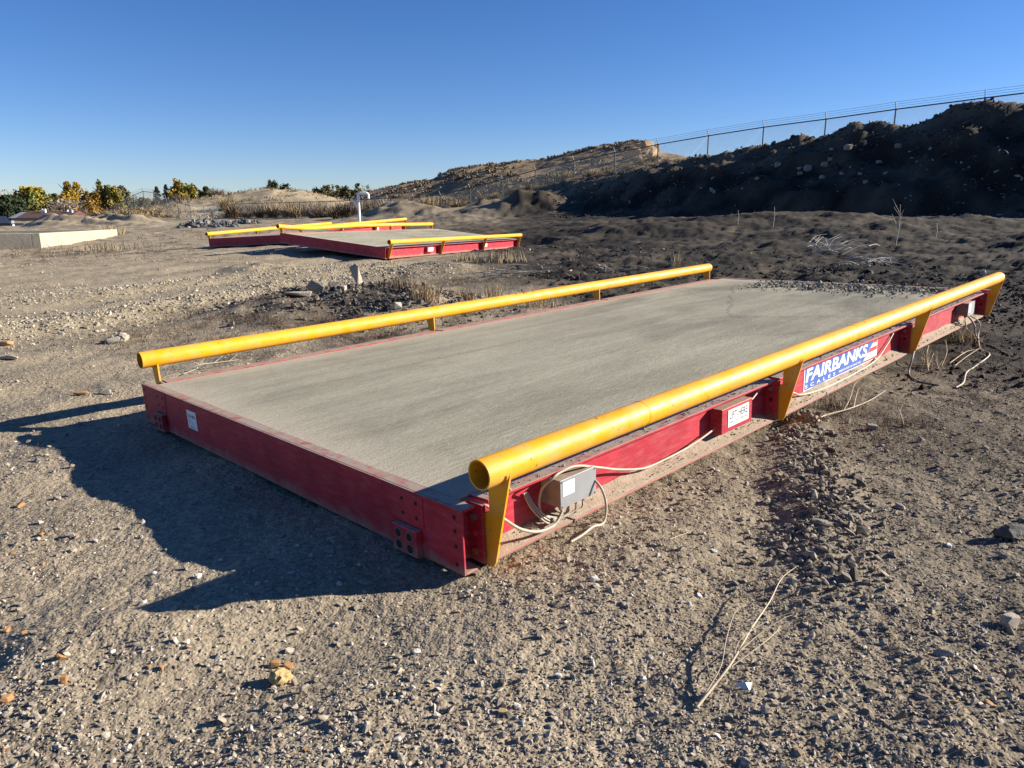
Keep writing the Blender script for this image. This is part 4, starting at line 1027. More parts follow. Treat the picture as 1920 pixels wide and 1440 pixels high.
# boulders in the shaded bank, rock outcrop on the hill, grey rubble pile
def on_surface(px, py): return at_ground(px, py)
for i, (px, py, w) in enumerate([(1589, 284, 17), (1546, 314, 15), (1556, 306, 12), (1514, 324, 16), (1458, 314, 16), (1647, 308, 12), (1541, 337, 12), (1683, 280, 12), (1559, 285, 9), (1499, 333, 10), (1498, 322, 9), (1612, 330, 9), (1577, 330, 9), (1622, 346, 10), (1660, 333, 9), (1335, 360, 10), (1420, 340, 9)]):
    rock('bank_boulder', 'boulder lodged in the shaded face of the dark bank', 'boulder', px, py, w, 'rock_grey', 200 + i, (1, .8, .75), group='boulders in the dark bank')
for i, (px, py, w, sh, rt, lab) in enumerate([(1183, 296, 36, (1.2, .5, .45), -.5, 'long reddish slab of the hilltop outcrop'), (1212, 283, 28, (1, .6, .8), .3, 'tall pale block at the hilltop outcrop centre'), (1222, 296, 26, (1, .6, .9), .8, 'pale split block low in the hilltop outcrop'), (1200, 275, 22, (1.1, .6, .4), .1, 'flat cap rock on the hilltop outcrop'), (1232, 284, 18, (.8, .6, .9), .2, 'rightmost block of the hilltop outcrop'), (1195, 305, 20, (1, .6, .5), .1, 'small block below the reddish slab on the hill'), (1168, 290, 18, (1, .6, .4), -.4, 'leftmost flat rock of the hilltop outcrop')]):
    rock('outcrop_rock', lab, 'rock', px, py, w, 'rock_tan', 240 + i, sh, rt, (.2, -.3), .3)
def rubble_pile():
    meshes = [chunk_mesh('rubble_block', m_, 300 + i, 1, random.uniform(.6, .9), random.uniform(.5, .9)) for i, m_ in enumerate(['rubble_blue', 'rock_dark', 'rubble_blue', 'rock_dark', 'rubble_blue', 'rock_grey'])]
    for i in range(280):
        t = random.random(); main = i < 215; px = 334 + 112 * t if main else 430 + 60 * t
        yd = random.uniform(44.5, 48.5) if main else random.uniform(50, 52); x = (px - 960) / FH0 * yd
        prof = (math.sin(math.pi * t) ** .6) * (.55 + .55 * abs(float(pnoise(t * 6.3, .4)))) * (1 - ((yd - 46.7) / 2.4) ** 2 if main else .6)
        p = Vector((x, yd, float(terrain(x, yd)) + max(0, prof) * .62 * random.random() ** .6))
        o = bpy.data.objects.new('rubble_block', random.choice(meshes)); COL.objects.link(o); o.location = p
        s_ = random.uniform(.07, .2); o.scale = (s_,) * 3; o.rotation_euler = [random.uniform(0, 6.28) for _ in range(3)]
        tag(o, 'blue grey broken block in the rubble pile by the fence', 'rubble', 'blocks of the grey rubble pile')
rubble_pile()

# ------------------------------------------------------------------ plants
def blade_mesh(name, blades, mat='dry_plant'):
    """blades: list of (base, tip, width, colour)"""
    n = len(blades); B = np.array([b[0] for b in blades], float); T = np.array([b[1] for b in blades], float); w = np.array([b[2] for b in blades], float); c = np.array([b[3] for b in blades], float)
    a = rng.uniform(0, 6.28, n); side = np.stack([np.cos(a), np.sin(a), np.zeros(n)], 1) * w[:, None]
    mid = (B + T) / 2 + rng.normal(0, .08, (n, 3)) * np.linalg.norm(T - B, axis=1)[:, None]
    V = np.stack([B - side, B + side, mid + side * .7, mid - side * .7, T], 1).reshape(-1, 3)
    o = (np.arange(n) * 5)[:, None]
    Fc = np.concatenate([np.stack([o[:, 0], o[:, 0] + 1, o[:, 0] + 2], 1), np.stack([o[:, 0], o[:, 0] + 2, o[:, 0] + 3], 1), np.stack([o[:, 0] + 3, o[:, 0] + 2, o[:, 0] + 4], 1)])
    col = np.repeat(np.concatenate([c, np.ones((n, 1))], 1), 5, 0)
    return np_mesh(name, V, Fc, mat, col, False)
def tuft(name, label, cat, px, py, wpx, hpx, col, n=90, group=None):
    p = at_ground(px, py); k = math.hypot(p.x, p.y) / FPX; w, h = wpx * k / 2, hpx * k; bl = []
    XX = rng.normal(0, w * .5, n); YY = rng.normal(0, w * .35, n); ZZ = Z(p.x + XX, p.y + YY) - p.z
    for _ in range(n):
        x, y, z = XX[_], YY[_], ZZ[_]
        hh = h * random.uniform(.45, 1.1); mu = random.uniform(.65, 1.3); c = [v * mu for v in col]
        bl.append(((x, y, z - .01), (x + random.gauss(0, hh * .22), y + random.gauss(0, hh * .22), z + hh), max(.0018, .55 * k) * random.uniform(.6, 1.2), c))
    o = link(name, blade_mesh(name, bl)); o.location = p; return tag(o, label, cat, group)
STRAW = (.36, .255, .135); BRN = (.15, .105, .068); GRY = (.24, .20, .15)
for a in [('tan grass tuft beside the rubble heap', 800, 562, 60, 40, STRAW, 170), ('brown grass tuft left of the tan tuft', 750, 545, 55, 34, (.17, .12, .075), 130), ('tan grass tuft seen just above the yellow rail', 928, 563, 34, 36, STRAW, 90),
          ('low brown grass between the two tan tufts', 880, 565, 60, 24, (.24, .165, .09), 110), ('tan grass under the far left rail', 1010, 575, 80, 24, STRAW, 130), ('pale grass patch right of the middle scale', 940, 492, 80, 26, (.40, .31, .19), 190),
          ('sparse pale grass tuft behind the far rail end', 1267, 500, 26, 30, (.42, .33, .2), 40), ('tan grass by the near corner of the middle scale', 880, 490, 50, 20, (.34, .25, .14), 100), ('tan grass heap under the far end of the nearest scale', 1800, 640, 60, 26, (.34, .24, .13), 110),
          ('pale straw tuft below the far junction box', 1745, 690, 40, 34, (.42, .33, .20), 50), ('dry weed clump below the maker sign', 1560, 765, 80, 26, (.16, .12, .08), 130), ('brown weed patch right of the dead branch', 1690, 800, 110, 16, BRN, 150),
          ('tan grass against the far end of the foundation wall', 205, 440, 50, 16, (.45, .33, .16), 120), ('tan grass along the middle of the foundation wall', 140, 452, 50, 12, (.42, .31, .17), 90), ('tan grass in front of the foundation corner', 60, 459, 80, 12, (.38, .30, .18), 110),
          ('grey brown weeds beyond the gravel road', 200, 470, 120, 16, (.22, .17, .115), 150)]:
    o_ = tuft('grass_tuft', a[0], 'grass', *a[1:])
    if any(w_ in a[0] for w_ in ('patch', 'weeds', 'low brown', 'foundation', 'heap under', 'near corner')): o_['kind'] = 'stuff'
def weeds(name, label, regions, n, col, hmin, hmax):
    R = np.array(regions)[rng.integers(len(regions), size=n)]; px = rng.normal(R[:, 0], R[:, 2]); py = rng.normal(R[:, 1], R[:, 3])
    ok = py > 425; px, py = px[ok], py[ok]
    d = CF[None] + CR[None] * ((px - 960) / FPX)[:, None] - CU[None] * ((py - 720) / FPX)[:, None]; t = (CZ - .05) / -d[:, 2]
    for _i in range(3): t = (CZ - terrain(d[:, 0] * t, d[:, 1] * t)) / -d[:, 2]
    X, Y = d[:, 0] * t, d[:, 1] * t; ok = (Y < 45) & (Y > 1) & ~in_scale(X, Y, .05); X, Y = X[ok], Y[ok]; k_ = np.hypot(X, Y) / FPX
    m_ = rng.integers(3, 7, len(X)); X, Y, k_ = np.repeat(X, m_), np.repeat(Y, m_), np.repeat(k_, m_); n2 = len(X)
    X = X + rng.normal(0, .03, n2); Y = Y + rng.normal(0, .03, n2); zz = Z(X, Y); hh = rng.uniform(hmin, hmax, n2); mu = rng.uniform(.55, 1.35, n2)
    T = np.stack([X + rng.normal(0, .9, n2) * hh, Y + rng.normal(0, .9, n2) * hh, zz + hh * rng.uniform(.25, 1, n2)], 1)
    bl = [((X[i], Y[i], zz[i] - .005), T[i], max(.0014, .42 * k_[i]), np.array(col) * mu[i]) for i in range(n2)]
    o = link(name, blade_mesh(name, bl)); tag(o, label, 'weeds', kind='stuff')
weeds('dry_weeds', 'low dry brown weeds spread behind the nearest scale', [(330, 600, 80, 14), (480, 590, 110, 18), (620, 575, 80, 18), (250, 640, 60, 14), (420, 640, 90, 14), (700, 575, 60, 10), (900, 575, 60, 10), (850, 515, 60, 14), (640, 580, 70, 12), (560, 590, 70, 10)], 1900, (.14, .10, .066), .03, .11)
weeds('dry_weeds', 'pale dead stalks littering the dark soil', [(980, 480, 60, 20), (1050, 510, 90, 14), (900, 520, 50, 12), (1100, 470, 120, 20), (1560, 470, 160, 26), (1750, 500, 120, 30), (1250, 450, 200, 20), (1830, 680, 60, 40)], 420, (.30, .255, .195), .02, .09)
weeds('dry_weeds', 'wispy brown weeds on the soil right of the nearest scale', [(1560, 770, 60, 16), (1720, 790, 90, 26), (1830, 820, 70, 40), (1640, 830, 70, 24), (1880, 740, 40, 40), (1820, 660, 50, 30)], 650, (.15, .112, .076), .02, .08)
weeds('dry_weeds', 'grey brown weeds around the concrete foundation', [(150, 470, 90, 8), (60, 478, 60, 8), (300, 455, 70, 10), (240, 480, 120, 10), (420, 440, 70, 8)], 420, (.19, .145, .10), .06, .22)
# dead branches and sticks
def branch(name, label, strokes, col, cat='branch', group=None):
    """strokes: list of (points in world, r0, r1)"""
    mb = MB(); org = Vector(strokes[0][0][0])
    for pts_, r0, r1 in strokes:
        P = spline([Vector(p) - org for p in pts_], 5); n = len(P)
        mb.tube(P, [r0 + (r1 - r0) * i / (n - 1) for i in range(n)], 5)
    o = mb.build(name, 'dry_plant', None, col); o.location = org; return tag(o, label, cat, group)
gp = lambda px, py, h=0.0: tuple(raised(px, py, h))
def fg(zx, zy, h): return gp(1200 + zx / 4, 1000 + zy / 4, h)       # pixel of the stick itself; height above the soil
PALEWOOD = (.47, .385, .265)
branch('dead_branch', 'pale forked dead twig lying in the right foreground gravel', [
    ([fg(425, 1330, .004), fg(540, 1170, .02), fg(680, 950, .05), fg(820, 700, .07), fg(960, 480, .075), fg(1050, 310, .07), fg(1165, 225, .06)], .0050, .0013),
    ([fg(440, 1300, .006), fg(530, 1130, .03), fg(600, 960, .06), fg(630, 770, .09), fg(680, 600, .10), fg(735, 515, .11)], .0024, .0007),
    ([fg(530, 1140, .02), fg(490, 930, .06), fg(432, 700, .08)], .0014, .0006),
    ([fg(680, 990, .04), fg(900, 830, .06), fg(1000, 720, .07), fg(1040, 670, .07)], .0024, .0009),
    ([fg(740, 860, .06), fg(900, 720, .08), fg(1050, 610, .10), fg(1125, 575, .10)], .002, .0007),
    ([fg(690, 920, .05), fg(740, 790, .07), fg(900, 660, .09), fg(1000, 600, .1), fg(1200, 530, .11)], .0016, .0006),
    ([fg(820, 690, .07), fg(840, 600, .1), fg(880, 520, .12)], .0012, .0005), ([fg(825, 690, .07), fg(838, 500, .12)], .001, .0005),
    ([fg(680, 930, .05), fg(670, 780, .09)], .0011, .0005), ([fg(905, 470, .08), fg(915, 320, .12)], .0011, .0005), ([fg(980, 430, .075), fg(1090, 440, .08)], .001, .0005)], PALEWOOD)
branch('dead_stick', 'thin pale straw lying left of the forked twig', [([gp(1256, 1022, .004), gp(1298, 1003, .006)], .002, .0012)], PALEWOOD)
branch('dead_branch', 'long pale branch lying under the maker sign', [
    ([gp(1533, 793, .01), gp(1545, 778, .02), gp(1590, 768, .03), gp(1630, 752, .03), gp(1660, 735, .03)], .007, .002),
    ([gp(1582, 768, .02), gp(1592, 745, .08), gp(1600, 720, .15), gp(1628, 703, .2)], .005, .002), ([gp(1600, 764, .02), gp(1606, 735, .08), gp(1620, 715, .16)], .004, .0015), ([gp(1590, 770, .02), gp(1650, 775, .01)], .003, .0015)], PALEWOOD)
branch('dead_branch', 'small forked pale branch right of the long branch', [([gp(1693, 803, .005), gp(1688, 785, .05), gp(1680, 768, .09)], .006, .002), ([gp(1690, 787, .04), gp(1715, 772, .08)], .004, .0015), ([gp(1700, 806, .01), gp(1680, 802, .01)], .004, .002), ([gp(1684, 775, .07), gp(1688, 764, .1)], .003, .001)], (.42, .35, .27))
branch('dead_branch', 'tangled pale twigs below the far junction box', [([gp(1790, 690, .01), gp(1810, 672, .05), gp(1835, 655, .06)], .0045, .002), ([gp(1780, 685, .01), gp(1815, 657, .03), gp(1853, 655, .03)], .004, .002), ([gp(1740, 697, .01), gp(1735, 670, .08), gp(1738, 650, .13)], .005, .002), ([gp(1738, 695, .01), gp(1748, 665, .1)], .004, .002), ([gp(1765, 690, .01), gp(1772, 665, .1), gp(1768, 640, .18)], .004, .002), ([gp(1800, 660, .03), gp(1820, 640, .14)], .004, .002)], (.46, .37, .25))
branch('dead_branch', 'pale tumbled twigs beside the near left rail post', [([gp(350, 694, .02), gp(375, 684, .06), gp(410, 680, .06), gp(450, 676, .05)], .006, .002), ([gp(370, 690, .03), gp(385, 672, .1)], .004, .001), ([gp(380, 686, .04), gp(362, 676, .1)], .004, .001), ([gp(400, 682, .05), gp(420, 668, .1)], .004, .001), ([gp(430, 679, .05), gp(448, 664, .1)], .003, .001), ([gp(345, 700, .02), gp(372, 690, .04)], .004, .002), ([gp(390, 690, .03), gp(425, 690, .03)], .004, .001)], (.50, .43, .31))
branch('dead_stick', 'pale stick lying beside the rubble heap', [([gp(606, 560, .05), gp(640, 545, .12)], .02, .014)], (.42, .37, .29))
branch('dead_stick', 'thin leaning stalk standing in the rubble heap', [([gp(752, 552, .0), gp(749, 520, .12)], .008, .004)], (.45, .36, .24))
def brush(label, px, py, wpx, hpx, n, col, seed):
    random.seed(seed); p = at_ground(px, py); k = math.hypot(p.x, p.y) / FPX; st = []
    for i in range(n):
        a = random.gauss(0, .5) + (0 if random.random() < .7 else 2.6); ln = wpx * k * random.uniform(.25, .7)
        b = p + Vector((random.gauss(0, wpx * k * .22), random.gauss(0, wpx * k * .25), 0)); b.z = float(Z(b.x, b.y)) + random.uniform(0, hpx * k * .5)
        e = b + Vector((math.cos(a) * ln, math.sin(a) * ln * .6, random.uniform(-.1, .7) * hpx * k)); e.z = max(e.z, float(Z(e.x, e.y)))
        mdl = (b + e) / 2 + Vector((random.gauss(0, .03), random.gauss(0, .03), random.uniform(0, .06))); st.append(([tuple(b), tuple(mdl), tuple(e)], k * random.uniform(.4, .9), k * .25))
    branch('brush_pile', label, st, col, 'brush')
brush('pale dead brush on the dark soil, left of a second heap', 1545, 470, 90, 26, 40, (.50, .46, .38), 5)
brush('pale dead brush lying right of the larger heap on dark soil', 1640, 495, 90, 14, 26, (.50, .46, .38), 6)
brush('grey matted brush behind the yellow rail on dark soil', 1140, 508, 60, 10, 26, (.32, .28, .22), 8)
brush('pale matted stalks below the middle scale', 930, 515, 130, 10, 46, (.34, .30, .24), 9)
brush('small pale sticks on the rubble heap', 690, 560, 90, 12, 24, (.30, .25, .18), 10)
random.seed(21)
def sapling(label, px, py, top, spread, col=(.36, .32, .27)):
    b = at_ground(px, py); k = math.hypot(b.x, b.y) / FPX; h = (py - top) * k; st = [([tuple(b - Vector((0, 0, .05))), tuple(b + Vector((.03, 0, h * .5))), tuple(b + Vector((0, 0, h)))], k * .8, k * .3)]
    for i in range(spread):
        z0 = h * random.uniform(.35, .8); a = random.choice((-1, 1)) * random.uniform(.3, .6); ln = h * random.uniform(.2, .4)
        st.append(([tuple(b + Vector((.02, 0, z0))), tuple(b + Vector((math.sin(a) * ln, random.gauss(0, .05), z0 + math.cos(a) * ln)))], k * .4, k * .2))
    branch('bare_sapling', label, st, col, 'sapling')
sapling('bare forked sapling in front of the shaded bank', 1679, 461, 396, 9)
sapling('thin bare stem left of the forked sapling', 1449, 424, 390, 0)
sapling('short bare stems right of the forked sapling', 1753, 446, 420, 3)
sapling('leftmost thin bare stem before the bank', 1382, 426, 402, 0)

def shrub_mesh(name, col, n, seed, mat='dry_plant'):
    random.seed(seed); bl = []
    for _ in range(n):
        a = random.uniform(0, 6.28); r0 = random.random() ** .7 * .35; el = random.uniform(.35, 1.5)
        b = (math.cos(a) * r0, math.sin(a) * r0, random.uniform(0, .35)); ln = random.uniform(.3, .85)
        a2 = a + random.gauss(0, .5); t = (b[0] + math.cos(a2) * math.cos(el) * ln, b[1] + math.sin(a2) * math.cos(el) * ln, min(1.05, b[2] + math.sin(el) * ln))
        v = random.uniform(.55, 1.4); bl.append((b, t, random.uniform(.012, .03), [c * v for c in col]))
    return blade_mesh(name, bl, mat)
SHR = [shrub_mesh('shrub', c, 260, 400 + i) for i, c in enumerate([(.17, .125, .08), (.10, .072, .05), (.27, .20, .12), (.20, .165, .13), (.13, .09, .055), (.32, .24, .125)])]
def shrub(px, py, wpx, hpx, yd, k, label, group=None):
    p = at_depth(px, py, yd); p.z = float(terrain(p.x, p.y)) - .05; s_ = yd / FPX
    o = bpy.data.objects.new('shrub', SHR[k]); COL.objects.link(o); o.location = p; o.scale = (wpx * s_ / 1.3, wpx * s_ / 1.3, hpx * s_); o.rotation_euler = (0, 0, random.uniform(0, 6.28))
    return tag(o, label, 'shrub', group)
random.seed(33)
for i in range(46):
    t = i / 45; px = 425 + 390 * t + random.uniform(-8, 8); u = (px - 960) / FH0; yf = FC / (FA * u + FB)
    shrub(px, 400, random.uniform(22, 42), random.uniform(16, 34), yf - random.uniform(-3, 8), random.choice([0, 3, 3, 2, 4, 5]), 'dry grey brown shrub in the row along the lower fence', 'shrubs along the lower fence')
for i in range(34):
    t = i / 33; px = 820 + 430 * t + random.uniform(-10, 10); u = (px - 960) / FH0; yf = FC / (FA * u + FB)
    shrub(px, 380, random.uniform(14, 34), random.uniform(8, 20), yf + random.uniform(-1, 6), random.choice([0, 5, 4, 2, 5]), 'low tan shrub along the fence climbing the hill', 'shrubs along the climbing fence')
for i in range(40):
    px = random.uniform(95, 420); shrub(px, 402, random.uniform(16, 34), random.uniform(10, 24), random.uniform(100, 112), random.choice([0, 0, 3, 2, 4, 5]), 'dry brown bush in the undergrowth below the autumn trees', 'undergrowth bushes below the trees')
shrub(860, 388, 46, 20, 56, 5, 'round yellow tan bush at the foot of the hill by the fence')
shrub(650, 405, 44, 34, 54, 1, 'dark bare bush left of the white standpipe'); shrub(632, 408, 40, 30, 56, 1, 'dark bare bush, second left of the white standpipe')
def hill_sage():
    n = 1900; px = rng.uniform(690, 1235, n); dd = -rng.uniform(3, 30, n); u = (px - 960) / FH0; Y = (FC - dd) / (FA * u + FB); X = u * Y
    dens = .22 + 1.2 * fbm(X, Y, .12, 3) + .5 * np.exp(-((px - 900) / 70) ** 2); ok = rng.random(n) < np.clip(dens, .05, 1); X, Y = X[ok], Y[ok]; Zs = terrain(X, Y); n = len(X)
    bl = []
    for x, y, z in zip(X, Y, Zs):
        r = random.uniform(.2, .55); v = random.uniform(.6, 1.3); base = random.choice([(.17, .14, .098), (.13, .108, .078), (.24, .17, .10), (.20, .165, .12)])
        for _ in range(13):
            a = random.uniform(0, 6.28); q = random.uniform(.2, 1); bl.append(((x + math.cos(a) * r * .3, y + math.sin(a) * r * .3, z - .05), (x + math.cos(a) * r * q, y + math.sin(a) * r * q, z + r * random.uniform(.15, .62)), r * .30, [c * v for c in base]))
    tag(link('sagebrush', blade_mesh('sagebrush', bl)), 'low sagebrush dotted over the brown hill', 'sagebrush', kind='stuff')
hill_sage()
def mound_grass():
    bl = []; PX = np.where(rng.random(1500) < .6, rng.uniform(205, 340, 1500), rng.uniform(340, 700, 1500)); YD = np.where(PX > 330, rng.uniform(84, 104, 1500), rng.uniform(84, 96, 1500)); XD = (PX - 960) / FH0 * YD; ZD = terrain(XD, YD)
    for x, yd, z in zip(XD, YD, ZD):
        h = random.uniform(.15, .45); mu = random.uniform(.6, 1.3); c = [v * mu for v in random.choice([(.26, .19, .10), (.17, .125, .075), (.33, .25, .14)])]
        for _j in range(3): bl.append(((x + random.gauss(0, .15), yd + random.gauss(0, .15), z - .05), (x + random.gauss(0, .3), yd + random.gauss(0, .3), z + h), .06, c))
    tag(link('dry_grass', blade_mesh('dry_grass', bl)), 'dry grass growing over the pale mounds', 'grass', kind='stuff')
mound_grass()

# ------------------------------------------------------------------ trees
def tree(label, px, base, top, wpx, yd, cols, seed, shape='round', n=1500, bare=False, leaf=.33, name='tree'):
    random.seed(seed); r_ = np.random.default_rng(seed); s_ = yd / FPX
    b = at_depth(px, base, yd); zt = CZ + float(view(px, top)[1]) * yd; z0 = min(float(terrain(b.x, yd)), b.z) - .2; h = zt - z0; w = wpx * s_ / 2 * 1.45
    root = empty(name, (b.x, yd, z0)); tag(root, label, 'tree')
    mb = MB(); lean = random.uniform(-.03, .03) * h
    mb.tube([(0, 0, -.3), (lean * .4, 0, h * .3), (lean, 0, h * (.9 if shape == 'cone' else .7))], [h * .028 + .05, h * .02 + .03, .03], 6)
    limbs = []
    for i in range(16 if bare else 8):
        z1 = h * random.uniform(.2, .6); a = random.uniform(0, 6.28); q = w * random.uniform(.5, .95); e = Vector((lean + math.cos(a) * q, math.sin(a) * q, min(h * .98, z1 + h * random.uniform(.15, .38)))); limbs.append(e)
        mb.tube([(lean * .5, 0, z1), (Vector((lean * .5, 0, z1)) + e) / 2 + Vector((0, 0, h * .04)), e], [h * .012 + .02, h * .008 + .015, .012], 5)
        if bare:
            for _ in range(7):
                e2 = e + Vector((random.gauss(0, w * .3), random.gauss(0, w * .3), random.uniform(.02, .2) * h)); m2 = Vector((lean * .5, 0, z1)).lerp(e, random.uniform(.4, 1)); mb.tube([m2, e2], [.025, .012], 4)
    mb.build('trunk', 'bark', root) if not bare else mb.build('trunk', 'dry_plant', root, (.24, .20, .165))
    nc = 90
    cen = []; lobes = [(0, 0, 1.0, .5)] + [(r_.normal(0, .36), r_.normal(0, .36), r_.uniform(.6, .97), r_.uniform(.42, .62)) for _ in range(7)]
    while len(cen) < nc:
        t = r_.random()
        if shape == 'cone':
            z = h * (.08 + .92 * t); rad = w * (1 - t) ** .85 + .05; a = r_.uniform(0, 6.28); q = rad * math.sqrt(r_.random()); x, y = math.cos(a) * q, math.sin(a) * q
        else:
            lx, ly, lt, lr = lobes[r_.integers(3 if shape == 'spike' else 8)]; z = h * lt * (.06 + .94 * t); rad = w * lr * max(.06, math.sin(math.pi * min(1, .12 + .86 * t))) ** .75
            a = r_.uniform(0, 6.28); q = rad * math.sqrt(r_.random()); x, y = max(-1, min(1, lx)) * w * .8 + math.cos(a) * q, ly * w * .8 + math.sin(a) * q
        cen.append((lean + x, y, z, r_.uniform(.7, 1.25), r_.integers(len(cols))))
    cen = np.array(cen)
    n = n // 4 if bare else int(n * 3.4)
    ci = r_.integers(nc, size=n); sp = (w * (.13 if shape == 'cone' else .13) * (1 - .55 * cen[ci, 2] / h))[:, None]
    P = cen[ci, :3] + r_.normal(0, 1, (n, 3)) * sp * np.array([1, 1, .6 if shape == 'cone' else 1.5]); P[:, 2] = np.where(P[:, 2] > h, 2 * h - P[:, 2] - np.abs(r_.normal(0, .05 * h, n)), P[:, 2]); P[:, 2] = np.maximum(P[:, 2], .05 * h)
    ls = leaf * r_.uniform(.6, 1.4, n) * max(.5, min(1.2, w / 2.2))
    a1 = r_.normal(size=(n, 3)); a1 /= np.linalg.norm(a1, axis=1)[:, None]; a2 = np.cross(a1, r_.normal(size=(n, 3))); a2 /= np.linalg.norm(a2, axis=1)[:, None]
    V = np.stack([P - a1 * ls[:, None] * .5, P + a2 * ls[:, None] * .35, P + a1 * ls[:, None] * .5, P - a2 * ls[:, None] * .35], 1).reshape(-1, 3)
    Fq = np.arange(n * 4).reshape(n, 4); C = np.array(cols)[cen[ci, 4].astype(int)] * cen[ci, 3:4] * r_.uniform(.7, 1.3, (n, 1))
    link('crown', np_mesh('crown', V, Fq, 'leaf', np.repeat(np.concatenate([C, np.ones((n, 1))], 1), 4, 0), False), root)
GOLD = [(.34, .215, .025), (.40, .26, .03), (.27, .185, .03)]; YG = [(.25, .21, .035), (.31, .235, .03), (.14, .15, .035)]; OLV = [(.11, .105, .045), (.15, .13, .055)]; DKG = [(.03, .042, .018), (.042, .055, .024)]; SPR = [(.022, .035, .026), (.03, .042, .032)]; GB = [(.21, .165, .115), (.26, .21, .15)]; ORG = [(.26, .15, .03), (.30, .185, .04)]
tree('dark broad evergreen at the left edge', 16, 412, 366, 62, 105, DKG, 1, n=3200)
tree('lower dark evergreen right of the edge tree', 36, 415, 376, 34, 100, DKG, 2, n=1800)
tree('bare grey tree rising behind the dark evergreens', 18, 405, 354, 34, 125, GB, 3, bare=True)
tree('yellow green maple right of the dark evergreens', 72, 408, 350, 54, 115, YG, 4, n=3000)
tree('dull brown tree behind the yellow green maple', 52, 405, 364, 26, 128, [(.17, .12, .06), (.2, .15, .09)], 14, n=1200)
tree('olive tree between the maple and the tall gold trees', 107, 404, 363, 40, 135, OLV, 5, n=1700)
tree('bare grey shrubby tree before the gold trees', 122, 404, 372, 46, 112, GB, 6, bare=True)
tree('tall gold cottonwood with feathered top', 134, 404, 340, 30, 128, GOLD, 7, 'spike', n=1900)
tree('gold cottonwood right of the feathered one', 151, 404, 341, 32, 130, GOLD, 8, 'spike', n=1900)
tree('pale grey brown tree below the gold cottonwoods', 163, 404, 360, 26, 118, GB, 9, n=900)
tree('orange brown poplar left of the spired tree', 182, 404, 354, 32, 118, ORG, 10, n=1900)
tree('yellow green poplar with a single tall spire', 193, 404, 336, 20, 122, YG, 11, 'spike', n=1500)
tree('broad olive yellow poplar by the fence arch', 210, 404, 347, 42, 120, [(.22, .18, .04), (.18, .16, .045)], 12, n=2400)
tree('dark olive tree just left of the fence arch', 233, 402, 348, 26, 135, OLV, 13, n=1300)
tree('dull green tree seen through the fence arch', 268, 400, 370, 44, 150, OLV, 15, n=1300)
tree('slim dark spruce, left one of two', 299, 398, 350, 18, 140, SPR, 16, 'cone', n=1600)
tree('slim dark spruce, right one of two', 316, 398, 346, 17, 138, SPR, 17, 'cone', n=1600)
tree('golden poplar right of the spruces', 338, 398, 335, 34, 135, GOLD, 18, n=2400)
tree('yellow green poplar touching the golden one', 358, 398, 342, 34, 132, YG, 19, n=2000)
tree('rounded dark green tree left of the pale mound', 391, 398, 350, 42, 140, DKG + OLV, 20, n=2000)
tree('low tan tree at the pale mound foot', 408, 396, 366, 26, 135, ORG, 21, n=800)
tree('dark green bushy tree behind the pale mound', 516, 392, 337, 36, 150, DKG + OLV[:1], 22, n=2000)
tree('dark green small tree right behind the pale mound', 540, 392, 344, 28, 150, DKG + OLV[:1], 23, n=1300)
tree('dark green tree between the mound and the hill', 596, 392, 350, 34, 150, DKG + OLV, 24, n=1500)
tree('yellowish tree between the mound and the hill', 616, 392, 341, 24, 148, [(.24, .185, .06), (.15, .14, .05)], 25, n=1300)
tree('olive tree nearest the foot of the brown hill', 640, 392, 346, 34, 146, OLV, 26, n=1600)
tree('dark tree at the foot of the brown hill', 672, 390, 344, 26, 150, DKG + OLV, 27, n=1200)
tree('bare pale treetop at the foot of the hill', 690, 388, 345, 20, 155, GB, 28, bare=True)

for i, (px, top, w_, pal, lab) in enumerate([(60, 372, 60, OLV, 'dull olive tree in the far row behind the maple'), (100, 372, 50, GB, 'grey brown tree in the far row left of the gold trees'), (145, 366, 60, OLV, 'olive tree in the far row behind the gold cottonwoods'), (175, 368, 44, ORG, 'rusty tree in the far row behind the orange poplar'),
        (222, 362, 50, OLV, 'olive tree in the far row behind the fence arch'), (255, 376, 50, DKG + OLV, 'low dark tree in the far row within the fence arch'), (290, 376, 44, OLV, 'low olive tree in the far row beside the spruces'), (325, 372, 50, ORG, 'rusty tree in the far row below the golden poplar'), (372, 366, 44, OLV, 'olive tree in the far row left of the dark green one'), (575, 360, 40, OLV, 'olive tree in the far row right of the pale mound'), (655, 356, 40, OLV, 'olive tree in the far row at the hill foot')]):
    tree(lab, px, 402, top, w_, 165 + 3 * i, pal, 60 + i, n=900)

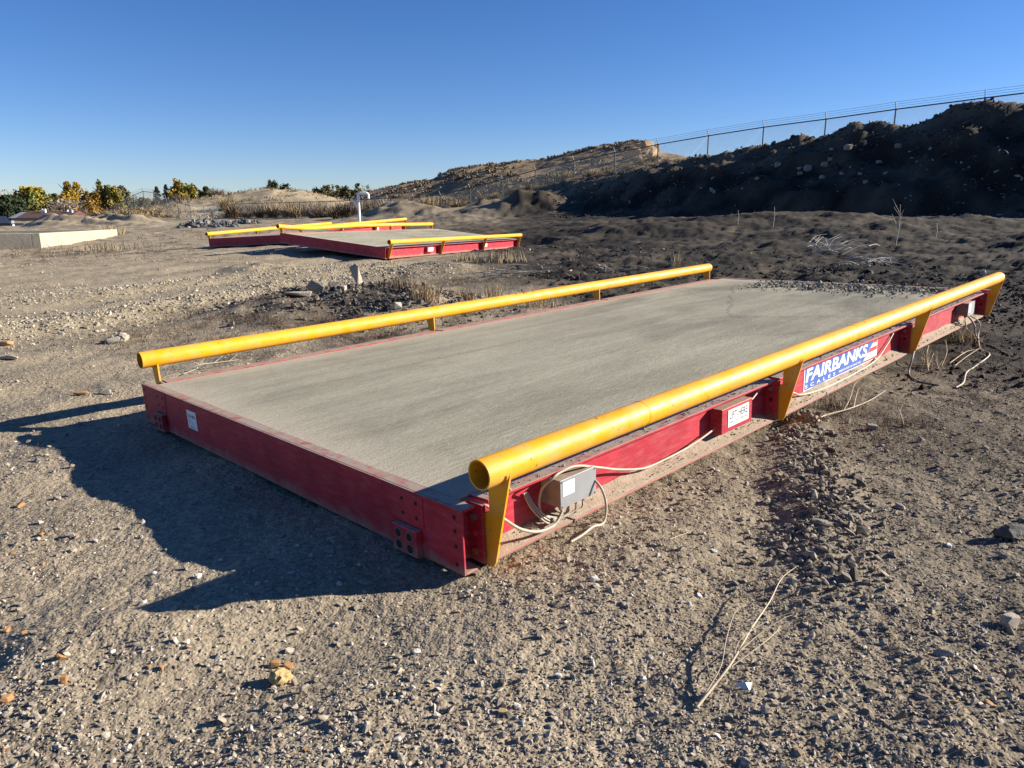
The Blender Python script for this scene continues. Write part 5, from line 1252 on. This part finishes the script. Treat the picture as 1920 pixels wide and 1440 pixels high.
# ------------------------------------------------------------------ shed and parked vehicle in the dip at the left
def shed():
    yd = 92; a = at_depth(38, 406, yd); b = at_depth(150, 404, yd); zr = at_depth(80, 398, yd).z; ze = at_depth(80, 406.5, yd).z; cx = (a.x + b.x) / 2; w = (b.x - a.x) / 2; z0 = float(terrain(cx, yd)) - .3
    r = empty('shed', (cx, yd, z0)); tag(r, 'low shed with red brown roof beyond the spoil heaps', 'shed'); zr -= z0; ze -= z0
    MB().box(-w + .3, w - .3, -2.2, 2.2, 0, ze - .05).build('wall', 'siding_grey', r)
    rf = MB().prism_x([(-2.7, ze - .1), (2.7, ze - .1), (0, zr + .15)], -w + 1.2, w).build('roof', 'roof_red', r)
    MB().prism_x([(-2.6, ze - .1), (2.6, ze - .1), (0, zr + .05)], -w + .2, -w + 1.198).build('gable_end', 'siding_grey', r)
    for dx in (-.5, -.15): MB().tube([(dx, -.6, zr - .25), (dx, -.6, zr + .4)], .13, 8).build('vent', 'white_pipe', rf)
    for dx in (4.2, 5.1): MB().tube([(dx * w / 6, -.6, zr - .25), (dx * w / 6, -.6, zr + .22)], .12, 8).build('vent', 'white_pipe', rf)
shed()
def pickup():
    yd = 66; p = at_depth(-6, 424, yd); z0 = float(terrain(p.x, p.y)); s_ = yd / FPX; top = CZ + float(view(10, 404)[1]) * yd - z0
    r = empty('parked_pickup', (p.x - .4, yd, z0)); tag(r, 'dark parked pickup at the left edge beyond the foundation', 'pickup'); k = max(.9, top / 1.8); r.scale = (k, k, k)
    body = [(-2.6, .45), (-2.6, 1.02), (-1.0, 1.08), (-.9, 1.1), (-.35, 1.72), (.85, 1.76), (1.15, 1.12), (2.3, 1.1), (2.35, .45)]
    MB().prism_y(body, -.9, .9).build('body', 'car_dark', r, bevel=.06)
    MB().prism_y([(-.75, 1.14), (-.27, 1.64), (.75, 1.67), (.98, 1.14)], -.906, -.9005).build('side_window', 'car_glass', r)
    for x in (-1.6, 1.5):
        for y in (-.82, .82):
            wh = MB().tube([(x, y - .12, .38), (x, y + .12, .38)], .38, 18).build('wheel', 'tyre', r)
            MB().tube([(x, y - .125 if y < 0 else y + .121, .38), (x, y - .121 if y < 0 else y + .125, .38)], .2, 14).build('rim', 'galvanised', wh)
    MB().box(2.30, 2.40, -.8, .8, .45, .62).build('bumper', 'galvanised', r); MB().box(2.352, 2.37, -.78, -.5, .85, 1.0).build('headlight', 'white_label', r); MB().box(1.95, 2.25, -.7, -.3, 1.103, 1.35).build('bed_box', 'galvanised', r)
pickup()
# scrap of bright foil by the twig
def foil():
    p = at_ground(1397, 1297); r = MB(); vs = [(-.045, .03, .01), (.0, .0, .028), (.03, .01, .02), (.012, -.028, .004), (-.01, -.02, .006)]
    r.add(vs, [(0, 4, 1), (4, 3, 1), (1, 3, 2)]); r.add([(x, y, z - .004) for x, y, z in vs], [(1, 4, 0), (1, 3, 4), (2, 3, 1)])
    o = r.build('foil_scrap', 'foil'); o.location = p; o.scale = (.6, .6, .6); tag(o, 'small bright scrap of foil beside the forked twig', 'scrap')
foil()
